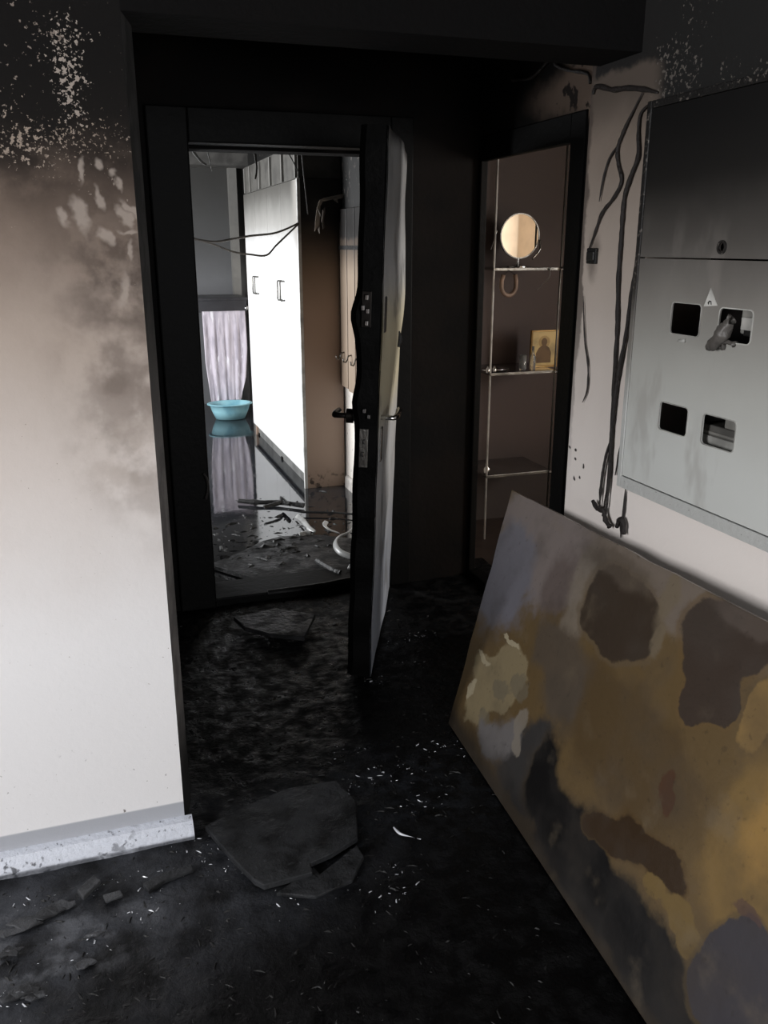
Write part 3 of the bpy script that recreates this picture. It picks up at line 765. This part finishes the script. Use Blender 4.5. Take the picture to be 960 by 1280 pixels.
e = thing('electricity_meter', (1.60, W4[0]+.04, W4[2]-.03), 'banded grey electricity meter behind the lower right cabinet window', 'meter', 'meters inside the cabinet')
y0, y1, zm = W4[0]-.03, W4[1]+.05, (W4[2]+W4[3])/2
MB().box(1.460, 1.60, y0, y1, W4[2]-.03, zm+.006).build('case', plain('grey_case', (104, 102, 98), .4), e, bevel=.004)
MB().box(1.456, 1.461, y0+.004, y1-.004, W4[2]-.026, W4[2]+.016).build('terminal_cover', plain('light_cover', (176, 175, 170), .4), e, bevel=.002)
MB().box(1.458, 1.461, y0+.02, y1-.02, zm-.016, zm-.010).build('scale_strip', m_case, e)
MB().box(1.462, 1.59, y0+.002, W4[0]+.075, zm+.006, W4[3]+.03).build('breaker_block', m_case, e, bevel=.003)
# ------------------------------------------------------------------ burnt cables on the right wall
m_cable = plain('burnt_cable', (30, 24, 22), .6, bump=.6, bscale=120)
def cable(px, r, label, x=1.443, taper=True, group='burnt cables on the right wall', extra=None):
    P = smooth_path([on(u, v, 0, x) for u, v in px], 7); n = len(P)
    R = [r*(1+0.45*noise.noise(Vector((i*.35, px[0][0], px[0][1]))))*(min(1, 0.35+3*min(i, n-1-i)/n) if taper else 1) for i in range(n)]
    o = MB().tube(P, R, 8).build('burnt_cable', m_cable, smooth=True)
    return tag(o, label, 'cable', group)
cable([(803, 116), (787, 148), (779, 166), (772, 186), (773, 205), (777, 226), (768, 246), (753, 266), (744, 290), (736, 312)], .0052, 'burnt cable curving from the ceiling end down to the small black wall box')
cable([(773, 180), (761, 200), (754, 224), (749, 252)], .003, 'thin burnt wire branching off left near the top of the right wall')
cable([(814, 128), (801, 142), (798, 166), (798, 195), (789, 220), (781, 245), (778, 275), (776, 305), (773, 350), (772, 403), (770, 440), (767, 494), (764, 544), (760, 600), (753, 645)], .0065, 'longest thick burnt cable running from top to bottom beside the cabinet', x=1.4425)
cable([(798, 300), (794, 335), (790, 362), (784, 409), (775, 456), (770, 487), (766, 525), (764, 550), (762, 590), (759, 628), (756, 652)], .0058, 'burnt cable slanting down from the cabinet edge to the board top', x=1.4385)
cable([(765, 545), (758, 568), (754, 588), (751, 612), (749, 640)], .0045, 'short burnt cable forking left above the leaning board', x=1.438)
cable([(785, 500), (780, 540), (776, 560), (769, 594)], .0045, 'flat burnt wire hanging along the cabinet flange')
cable([(782, 610), (780, 637), (777, 655), (776, 672)], .004, 'short burnt cable stub below the cabinet corner')
cable([(729, 370), (731, 425), (735, 456), (734, 487), (728, 503)], .0028, 'thin wavy burnt wire near the narrow door frame')
cable([(741, 118), (746, 108), (765, 112), (785, 110), (806, 112), (822, 116)], .007, 'thick charred cable running level under the beam')
for (u, v), lab in (((750, 640), 'melted cable lump at the bottom of the long cables'), ((777, 655), 'small melted lump on the stub below the cabinet')):
    P = [on(u+a, v+b, 0, 1.430) for a, b in ((-9, -14), (-3, -4), (4, -2), (7, 10), (12, 18))] if u < 760 else [on(u+a, v+b, 0, 1.435) for a, b in ((-6, 4), (-2, -6), (3, 0), (2, 12))]
    o = MB().tube(smooth_path(P, 4), [.006+.008*abs(noise.noise(Vector((i*.9, u, 0)))) for i in range((len(P)-1)*4+1)], 8).build('melted_cable_lump', m_cable, smooth=True)
    tag(o, lab, 'cable lump', 'burnt cables on the right wall')
p, q = on(737, 310, 0, 1.45), on(747, 330, 0, 1.45)
wb = thing('wall_box', (1.445, (p.y+q.y)/2, q.z), 'small black square wall box beside the narrow door frame', 'wall box')
MB().box(1.440, 1.452, q.y, p.y, q.z, p.z).build('housing', m_char, wb, bevel=.003)
MB().box(1.436, 1.441, q.y+.006, p.y-.006, q.z+.01, p.z-.01).build('button', m_dark, wb, bevel=.002)
# cable over the narrow door (on the niche wall)
P = smooth_path([on(u, v, 0, 1.722) for u, v in ((640, 100), (662, 98), (675, 88), (690, 72), (696, 82), (712, 88), (734, 92), (738, 104))], 6)
tag(MB().tube(P, [.006+.004*noise.noise(Vector((i*.5, 0, 0))) for i in range(len(P))], 8).build('burnt_cable', m_cable, smooth=True), 'crooked charred cable above the narrow doorway', 'cable')

# ------------------------------------------------------------------ things in the dark hall
rk = thing('shelf_rack', (2.25, 4.45, 0), 'open chrome and dark glass shelf rack inside the narrow doorway', 'shelf')
SY0, SY1 = 4.26, 4.618
p = on(612, 464, 1, SY0); q = on(697, 466, 1, SY0)
SX0, SX1 = p.x, q.x
m_shelf = plain('dark_glass_shelf', (70, 64, 62), .12, 0, spec=.8)
shelf_z = [on(650, v, 1, SY0).z for v in (336, 466, 592)]
for z in shelf_z:
    s_ = MB().box(SX0, SX1, SY0, SY1, z-.008, z+.004).build('shelf', m_shelf, rk, bevel=.003)
    MB().box(SX0, SX1, SY0-.004, SY0, z-.010, z+.006).build('edge_rail', m_steel, s_, bevel=.002, world=False)
    MB().lathe([(.004, -.026), (.012, -.024), (.014, -.012), (.012, 0)], (SX1-.012, SY0, z-.002), 'Y', 14).build('end_cap', m_chrome, s_, smooth=True, world=False)
for x in (SX0+.01, SX1-.012):
    for y in (SY0+.012,):
        MB().lathe([(.0055, 0), (.0055, 2.30)], (x, y, -.02), 'Z', 12).build('post', plain('pale_highlight_post', (205, 203, 199), .3) if x < SX0+.1 else m_steel, rk, smooth=True)  # left post is pale: its highlight is put into the colour
m_mir = bpy.data.materials.new('mirror_glass'); m_mir.use_nodes = True
b_ = m_mir.node_tree.nodes['Principled BSDF']; b_.inputs['Metallic'].default_value = 1; b_.inputs['Roughness'].default_value = 0.03; b_.inputs['Base Color'].default_value = (.92, .9, .86, 1)
mc = on(650, 295, 1, 4.42)
mr_ = thing('round_mirror', (mc.x, 4.43, shelf_z[0]), 'small round mirror standing on the top shelf in the dark hall', 'mirror')
MB().lathe([(0, 0), (.112, 0), (.112, .006), (0, .006)], (mc.x, 4.42, mc.z), 'Y', 48).build('glass', m_mir, mr_)
MB().lathe([(.112, -.003), (.118, -.003), (.118, .010), (.112, .010)], (mc.x, 4.42, mc.z), 'Y', 48, 1, 1, True).build('rim', m_steel, mr_, smooth=False)
MB().tube([(mc.x, 4.432, mc.z-.115), (mc.x, 4.435, shelf_z[0]+.008)], .008, 10).build('stem', m_chrome, mr_)
MB().lathe([(.06, .004), (.06, .010), (.012, .02)], (mc.x, 4.435, shelf_z[0]), 'Z', 24).build('foot', m_chrome, mr_)
MB().tube(smooth_path([Vector((mc.x+.118, 4.415, mc.z-.02)), Vector((mc.x+.115, 4.40, mc.z-.07)), Vector((mc.x+.07, 4.40, mc.z-.12))], 5), .005, 8).build('bracket_arm', m_chrome, mr_, smooth=True)
hs = on(635, 357, 1, 4.255)
P = [Vector((hs.x-.034, SY0-.014, hs.z+.055)), Vector((hs.x-.042, SY0-.014, hs.z+.025))]+[Vector((hs.x+.042*math.cos(a), SY0-.014, hs.z-.004+.046*math.sin(a))) for a in [math.radians(180+k*180/12) for k in range(13)]]+[Vector((hs.x+.042, SY0-.014, hs.z+.025)), Vector((hs.x+.034, SY0-.014, hs.z+.055))]
hso = thing('horseshoe', (hs.x, SY0-.014, hs.z), 'rusty horseshoe hanging below the round mirror', 'horseshoe')
MB().tube(P, .012, 8).build('shoe', plain('rusty_iron', (150, 126, 110), .55, .2), hso, smooth=True)
MB().tube([(hs.x-.034, SY0-.014, hs.z+.055), (hs.x, SY0-.010, shelf_z[0]-.008), (hs.x+.034, SY0-.014, hs.z+.055)], .0015, 6).build('string', m_dsteel, hso)
# icon picture leaning on the middle shelf
a_, b2 = on(664, 413, 1, 4.40), on(695, 460, 1, 4.40)
ic = thing('framed_icon', ((a_.x+b2.x)/2, 4.40, shelf_z[1]+.004), 'small framed icon of a robed figure standing on the middle shelf', 'picture')
ix0, ix1, iz0, iz1 = a_.x, b2.x, shelf_z[1]+.004, a_.z
wall_cells(1, 4.392, 4.408, ix0, ix1, iz0, iz1, [(ix0+.010, ix1-.010, iz0+.012, iz1-.010)]).build('frame', plain('brass_frame', (150, 120, 70), .35, .5), ic, bevel=.001)
MB().box(ix0+.008, ix1-.008, 4.398, 4.406, iz0+.01, iz1-.008).build('print', plain('gold_print', (214, 186, 122), .5), ic)
cx, cz, hh = (ix0+ix1)/2, (iz0+iz1)/2, (iz1-iz0)
m_robe = plain('brown_print', (112, 84, 50), .6); m_halo = plain('halo_print', (190, 156, 92), .5)
MB().lathe([(0, -.0006), (hh*.17, -.0006), (hh*.17, 0), (0, 0)], (cx, 4.3978, cz+hh*.18), 'Y', 24).build('halo', m_halo, ic)
MB().lathe([(0, -.0010), (hh*.085, -.0010), (hh*.085, 0), (0, 0)], (cx, 4.3972, cz+hh*.18), 'Y', 20, 1, 1.3).build('head', m_robe, ic)
MB().prism([(cx+hh*a, 4.3970, cz+hh*b) for a, b in ((-.22, -.38), (.22, -.38), (.22, -.10), (.16, .02), (.06, .09), (-.06, .09), (-.16, .02), (-.24, -.12))], (0, .0006, 0)).build('robe', m_robe, ic)
# glassware and wrapped things on the shelves
m_gl2 = bpy.data.materials.new('clear_glass'); m_gl2.use_nodes = True
b_ = m_gl2.node_tree.nodes['Principled BSDF']; b_.inputs['Transmission Weight'].default_value = .85; b_.inputs['Roughness'].default_value = .06; b_.inputs['Base Color'].default_value = (.85, .87, .88, 1)
for (u, r, hgt), lab in zip(((653, .020, .085), (665, .017, .13)), ('short clear drinking glass left of the framed icon', 'tall narrow glass bottle in front of the framed icon')):
    g = on(u, 466, 1, 4.32)
    prof = [(r*.8, 0), (r, .01), (r, hgt), (r-.003, hgt), (r-.003, .012), (0, .010)] if hgt < .1 else [(r*.9, 0), (r, .01), (r, hgt*.55), (r*.45, hgt*.7), (r*.4, hgt), (r*.2, hgt), (0, hgt*.98)]
    tag(MB().lathe(prof, (g.x, 4.32, shelf_z[1]+.004), 'Z', 24).build('drinking_glass' if hgt < .1 else 'glass_bottle', m_gl2, smooth=True), lab, 'glass' if hgt < .1 else 'bottle')
tr_ = on(622, 464, 1, 4.31)
tag(MB().lathe([(.0, .0), (.07, 0), (.085, .012), (.083, .014), (.068, .004), (0, .004)], (tr_.x, 4.34, shelf_z[1]+.0045), 'Z', 28, 1, .6).build('tray', m_chrome, smooth=True), 'shallow shiny tray at the left end of the middle shelf', 'tray')
for k, (du, lab) in enumerate(((609, 'shiny perfume vial at the left post of the middle shelf'), (617, 'second shiny vial from the left post of the middle shelf'))):
    g = on(du, 470, 1, 4.285)
    tag(MB().lathe([(.010, 0), (.012, .006), (.012, .024), (.006, .030), (.006, .038), (0, .038)], (g.x, 4.278, shelf_z[1]+.004), 'Z', 16).build('vial', m_chrome, smooth=True), lab, 'vial', 'vials on the middle shelf')
g = on(606, 588, 1, 4.30)
tag(MB().lathe([(.012, 0), (.02, .01), (.02, .035), (.008, .045), (.010, .06), (0, .062)], (g.x+.012, 4.30, shelf_z[2]+.004), 'Z', 16).build('metal_jar', m_chrome, smooth=True), 'little chrome jar at the left end of the lowest shelf', 'jar')
g0 = on(683, 338, 1, 4.285)
P = smooth_path([Vector((g0.x, 4.25, shelf_z[0]+.002)), Vector((g0.x, 4.245, shelf_z[0]-.04)), on(678, 355, 1, 4.245), on(671, 363, 1, 4.245)], 5)
tag(MB().tube(P, [.006-.004*i/len(P) for i in range(len(P))], 8, .4).build('melted_strip', m_steel, smooth=True), 'melted clear strip drooping from the right end of the top shelf', 'melted strip')
for k, (u0, v0, u1, v1) in enumerate(((614, 312, 621, 288), (617, 330, 618, 314))):
    a2, b3 = on(u0, v0, 1, 4.29), on(u1, v1, 1, 4.29)
    tag(MB().tube([a2, (a2+b3)/2+Vector((.002, 0, 0)), b3], [.005, .004, .003], 8, .5).build('melted_strip', m_chrome, smooth=True), ('shiny melted strip leaning up beside the left chrome post', 'short bright melted drip beside the left chrome post')[k], 'melted strip')

# ------------------------------------------------------------------ debris on the landing floor
def slab(name, px, z, th, mat, label, cat, tilt=0.0, group=None):
    P = [on(u, v, 2, z) for u, v in px]
    m = MB(); m.prism([p+Vector((0, 0, -th+tilt*(p-P[0]).length)) for p in P], (0, 0, th))
    return tag(m.build(name, mat, bevel=.003), label, cat, group)
def tile_mat(name, c):
    M = Mat(name, c, .55, spec=.22, warp=.05, wscale=9); M.layer(tuple(x*.45 for x in c), M.N(9, .42, .68, 6)); M.layer(tuple(x*1.5 for x in c), M.N(60, .66, .70), k=.6)
    M.wet(12, .4, .65, .35, .7); return M.end(.8, 40)
m_tile = tile_mat('ashy_tile', (48, 49, 51))
slab('charred_tile', [(256, 1032), (300, 1010), (360, 985), (420, 975), (446, 1002), (447, 1046), (415, 1066), (388, 1078), (391, 1090), (330, 1106), (318, 1100), (290, 1072)], .020, .018, m_tile, 'large broken charred floor tile in front of the left doorway', 'tile')
slab('charred_tile', [(392, 1083), (400, 1092), (446, 1056), (455, 1070), (440, 1100), (395, 1120), (345, 1116)], .008, .012, m_tile, 'dark broken tile piece below the large floor tile', 'tile')
m_plk = tile_mat('grey_scrap', (70, 71, 73))
slab('wood_scrap', [(96, 1112), (118, 1092), (126, 1100), (104, 1122)], .022, .012, m_plk, 'grey wood scrap lying below the white skirting', 'scrap')
slab('wood_scrap', [(128, 1118), (150, 1112), (154, 1118), (132, 1126)], .012, .010, m_plk, 'thin grey scrap right of the larger wood scrap', 'scrap')
slab('wood_scrap', [(178, 1104), (205, 1090), (240, 1080), (242, 1086), (206, 1100), (186, 1114)], .014, .012, m_tile, 'long dark scrap below the end of the skirting', 'scrap')
m_rub = tile_mat('pale_rubble', (74, 75, 78))
crumbs = ((14, 1166, .030, 'leftmost of the row of pale plaster crumbs on the wet floor'), (34, 1155, .040, 'second plaster crumb from the left in the ashy row'),
          (58, 1143, .034, 'middle plaster crumb of the ashy row below the skirting'), (80, 1134, .038, 'rightmost larger plaster crumb of the ashy row'),
          (12, 1192, .028, 'small plaster crumb under the left end of the ashy row'), (24, 1243, .034, 'pale plaster crumb near the lower left corner of the picture'),
          (42, 1247, .020, 'tiny plaster crumb right of the one near the lower left corner'), (118, 1170, .018, 'lone plaster crumb right of the ashy row'), (108, 1206, .022, 'lone plaster crumb lowest to the right of the ashy row'))
for u, v, sz, lab in crumbs:
    c = on(u, v, 2, .004); m = MB(); n = 11
    poly = [c+Vector((sz*(.5+.7*random.random())*math.cos(2*math.pi*i/n)*1.3, sz*(.3+.5*random.random())*math.sin(2*math.pi*i/n), random.uniform(-.002, .004))) for i in range(n)]
    m.prism(poly, (0, 0, .005))
    tag(m.build('plaster_crumb', m_rub, bevel=.003), lab, 'crumb', 'plaster crumbs on the floor')
# uncountable shards: joined
def shards(name, n, area_fn, size, mat, label):
    m = MB()
    for _ in range(n):
        x, y, z = area_fn(); s = size*(.35+1.6*random.random()**3); a = random.uniform(0, 6.28)
        ln = s*random.uniform(1, 3.2); ca, sa = math.cos(a), math.sin(a)
        h = s*random.uniform(.3, .9)
        loc = [(-ln, -s*.5, 0), (ln, -s*.35, 0), (ln*.7, s*.5, 0), (-ln*.6, s*.6, 0), (random.uniform(-.4, .4)*ln, 0, h), (ln*.45, .1*s, h*.8)]
        m.add([(x+p[0]*ca-p[1]*sa, y+p[0]*sa+p[1]*ca, z+p[2]) for p in loc],
              [(0, 1, 4), (1, 5, 4), (1, 2, 5), (2, 3, 4), (2, 4, 5), (3, 0, 4), (0, 3, 2, 1)])
    o = m.build(name, mat); tag(o, label, 'debris', kind='stuff'); return o
def a1():
    while True:
        x, y = random.uniform(-.6, 1.0), random.uniform(1.25, 2.1)
        if random.random() < (1.2-x)*.6: return x, y, fl_h(x, y)-.001
def a2():
    x, y = random.uniform(.25, 1.35), random.uniform(2.0, 3.6); return x, y, fl_h(x, y)-.001
shards('charred_shards', 2200, a1, .0035, m_char, 'fine charred shards scattered over the landing floor')
shards('wet_shards', 1500, a2, .004, m_char, 'fine wet charred shards in the door niche')
m_spark = plain('pale_glint_bits', (225, 228, 235), .2, 0, spec=1.0)  # pale colour paints the sparkle of the wet floor
GL = [on(u, v, 2, 0) for u, v in ((500, 962), (470, 960), (300, 1020), (345, 1020), (425, 985), (480, 975), (520, 1000), (275, 1085), (370, 1125), (470, 1095), (490, 1120), (180, 1143), (150, 1110), (50, 1130), (115, 1190), (500, 800), (530, 790), (515, 830), (480, 850), (430, 940), (560, 930), (250, 1060), (220, 1090), (20, 1245))]
def a3():
    c = random.choice(GL); x, y = c.x+random.gauss(0, .045), c.y+random.gauss(0, .03); return x, min(y, 3.6), fl_h(x, y)+.001
shards('glint_bits', 300, a3, .0021, m_spark, 'tiny pale bits standing in for wet glints on the charred floor')
# bigger wet glint, made as a pale sliver
o = MB().tube(smooth_path([on(u, v, 2, .008) for u, v in ((492, 1034), (500, 1042), (514, 1046), (526, 1049))], 5), [.002+.002*math.sin(i*.4) for i in range(16)], 8).build('glint_sliver', m_spark, smooth=True)
tag(o, 'curved pale sliver standing in for a wet glint right of the broken tile', 'sliver')
for (x, y, z) in []: pass

# ------------------------------------------------------------------ debris inside the left flat
m_sheet = tile_mat('charred_sheet', (26, 26, 27)); m_pale = plain('pale_plastic_trim', (176, 176, 174), .35)
slab('charred_sheet', [(262, 705), (300, 690), (328, 676), (352, 670), (398, 668), (452, 674), (470, 705), (440, 722), (352, 733)], .03, .025, m_sheet, 'burnt flat sheet lying just inside the left doorway', 'debris')
slab('charred_sheet', [(292, 771), (345, 760), (394, 768), (380, 796), (338, 792), (306, 784)], .045, .02, tile_mat('charred_sheet_dark', (46, 46, 48)), 'small burnt sheet on the dark floor in front of the threshold', 'debris')
def a4():
    y = random.triangular(4.0, 5.55, 4.3); x = random.uniform(.35, 1.55); return x, y, (.030 if 4.1 < y < 4.75 and .55 < x < 1.2 else .0)
shards('flat_debris', 420, a4, .010, m_char, 'burnt crumbs scattered over the flooded floor inside the flat')
def plank(px, z, wdt, label, mat=m_char):
    P = smooth_path([on(u, v, 2, z) for u, v in px], 4)
    o = MB().tube(P, [wdt*(.6+.5*abs(noise.noise(Vector((i*.8, px[0][0], 0))))) for i in range(len(P))], 6, .5).build('charred_plank', mat, smooth=False)
    return tag(o, label, 'plank', 'charred planks in the flat')
plank([(298, 626), (325, 628), (348, 628), (380, 632)], .02, .028, 'charred stick across the reflection of the wardrobe')
plank([(330, 634), (350, 628), (352, 622), (362, 631)], .055, .022, 'forked charred splinter below the wardrobe corner')
plank([(335, 740), (390, 733), (450, 722)], .05, .02, 'long charred plank along the threshold')
plank([(376, 640), (420, 641), (452, 644)], .02, .012, 'thin charred lath near the white skirting')
plank([(395, 700), (415, 712), (425, 716)], .04, .022, 'broken charred strip on the burnt sheet')
def ribbon(px, z, wdt, label, mat=m_pale, up=0.0):
    base = [on(u, v, 2, z) for u, v in px]; P = smooth_path(base, 6)
    o = MB().tube([p+Vector((0, 0, up*math.sin(math.pi*i/(len(P)-1)))) for i, p in enumerate(P)], wdt, 8, .35).build('plastic_strip', mat, smooth=True)
    return tag(o, label, 'strip', 'pale plastic strips in the flat')
ribbon([(371, 645), (379, 653), (386, 662), (393, 666)], .02, .016, 'pale straight plastic strip pointing at the wardrobe', up=.01)
ribbon([(375, 669), (382, 667), (388, 667)], .035, .018, 'short pale plastic piece left of the curled strip')
ribbon([(404, 655), (408, 655), (406, 661), (412, 665), (424, 667)], .035, .014, 'small hooked pale plastic strip in the middle', up=.02)
ribbon([(447, 650), (442, 662), (434, 672), (423, 678), (419, 686), (426, 694), (446, 699)], .045, .017, 'long pale plastic strip curled into a loop beside the door leaf', up=.03)
ribbon([(436, 708), (444, 710)], .05, .016, 'pale scrap end beside the lower door leaf')
# hanging strips and wires under the flat's ceiling
def hang(px, Y, r, label, mat, flat=.4, name='hanging_strip', cat='strip', group='strips hanging from the flat ceiling'):
    P = [on(u, v, 1, Y) for u, v in px]
    if cat == 'strip' and px[0][1] == 150: P = [Vector((P[0].x-.01, P[0].y, 2.46))]+P
    P = smooth_path(P, 5); n = len(P)
    return tag(MB().tube(P, [r*(1-.5*i/n) for i in range(n)], 8, flat).build(name, mat, smooth=True), label, cat, group)
m_strip = plain('scorched_film', (150, 150, 148), .4); m_dstrip = plain('sooty_film', (70, 70, 68), .5)
hang([(232, 150), (238, 182), (250, 200), (258, 206)], 5.20, 0.0163, 'broad scorched film strip at the upper left corner of the doorway', m_strip)
hang([(226, 150), (240, 184), (247, 198)], 5.20, 0.0100, 'thinner film strip left of the broad one at the doorway top', m_strip)
hang([(240, 150), (256, 180), (262, 200), (265, 214)], 5.21, 0.0075, 'longest thin film strip at the upper left of the doorway', m_strip)
hang([(315, 150), (318, 185), (321, 210), (319, 224)], 5.23, 0.0150, 'dark film strip hanging in front of the wardrobe top', m_dstrip)
hang([(374, 150), (377, 190), (381, 232), (385, 268)], 5.25, 0.0075, 'long thin scorched strip hanging before the brown panel', m_strip)
hang([(345, 150), (358, 185), (368, 205), (373, 215)], 5.24, 0.0075, 'short slanting strip above the wardrobe corner', m_dstrip)
def peel(px, Y, label, mat):
    m = MB(); m.prism([on(u, v, 1, Y)+Vector((0, .012*math.sin(u*.5+v*.3), 0)) for u, v in px], (0, .004, 0))
    return tag(m.build('peeling_strip', mat), label, 'strip', 'veneer peeling off the wardrobe')
peel([(433, 242), (433, 247), (422, 249), (422, 254), (419, 251), (417, 249), (404, 252), (401, 258), (400, 268), (400, 280), (399, 292), (397, 284), (394, 289), (394, 276), (396, 260), (399, 250), (406, 247), (420, 244)], 5.57, 'peeling pale veneer strip curling off the burnt wardrobe panel', plain('peeling_veneer', (190, 180, 168), .6))
peel([(403, 262), (406, 259), (407, 266), (405, 274), (406, 284), (403, 287), (402, 276)], 5.58, 'short peeling veneer tongue beside the longer one', plain('peeling_veneer_dark', (110, 100, 92), .6))
hang([(440, 200), (442, 212), (437, 222), (434, 226)], 5.50, .030, 'crumpled scorched film above the coat rack', m_dstrip, .5)
m_wire = plain('loose_wire', (120, 118, 114), .5)
def wire(px, label):
    P = [on(u, v, 1, Y) for u, v, Y in px]; P = smooth_path([Vector((.25, 3.965, P[0].z+.03))]+P, 6)
    return tag(MB().tube(P, .006, 6).build('loose_wire', m_wire, smooth=True), label, 'wire', 'loose wires across the flat doorway')
wire([(205, 283, 4.25), (242, 298, 4.6), (265, 305, 4.8), (292, 315, 5.0), (312, 318, 5.1), (333, 319, 5.2), (346, 306, 5.35), (373, 280, 5.58)], 'lower loose wire sagging across the white wardrobe')
wire([(205, 290, 4.3), (262, 302, 4.6), (290, 299, 4.8), (312, 295, 5.0), (340, 292, 5.25), (356, 287, 5.4), (373, 279, 5.58)], 'upper loose wire crossing the wardrobe to its corner')
# cable hanging down the left jamb
P = smooth_path([on(u, v, 1, 3.72) for u, v in ((254, 592), (258, 598), (260, 610), (257, 624))], 5)
tag(MB().tube(P, .006, 8).build('burnt_cable', m_cable, smooth=True), 'short burnt cable loop at the left door jamb', 'cable')
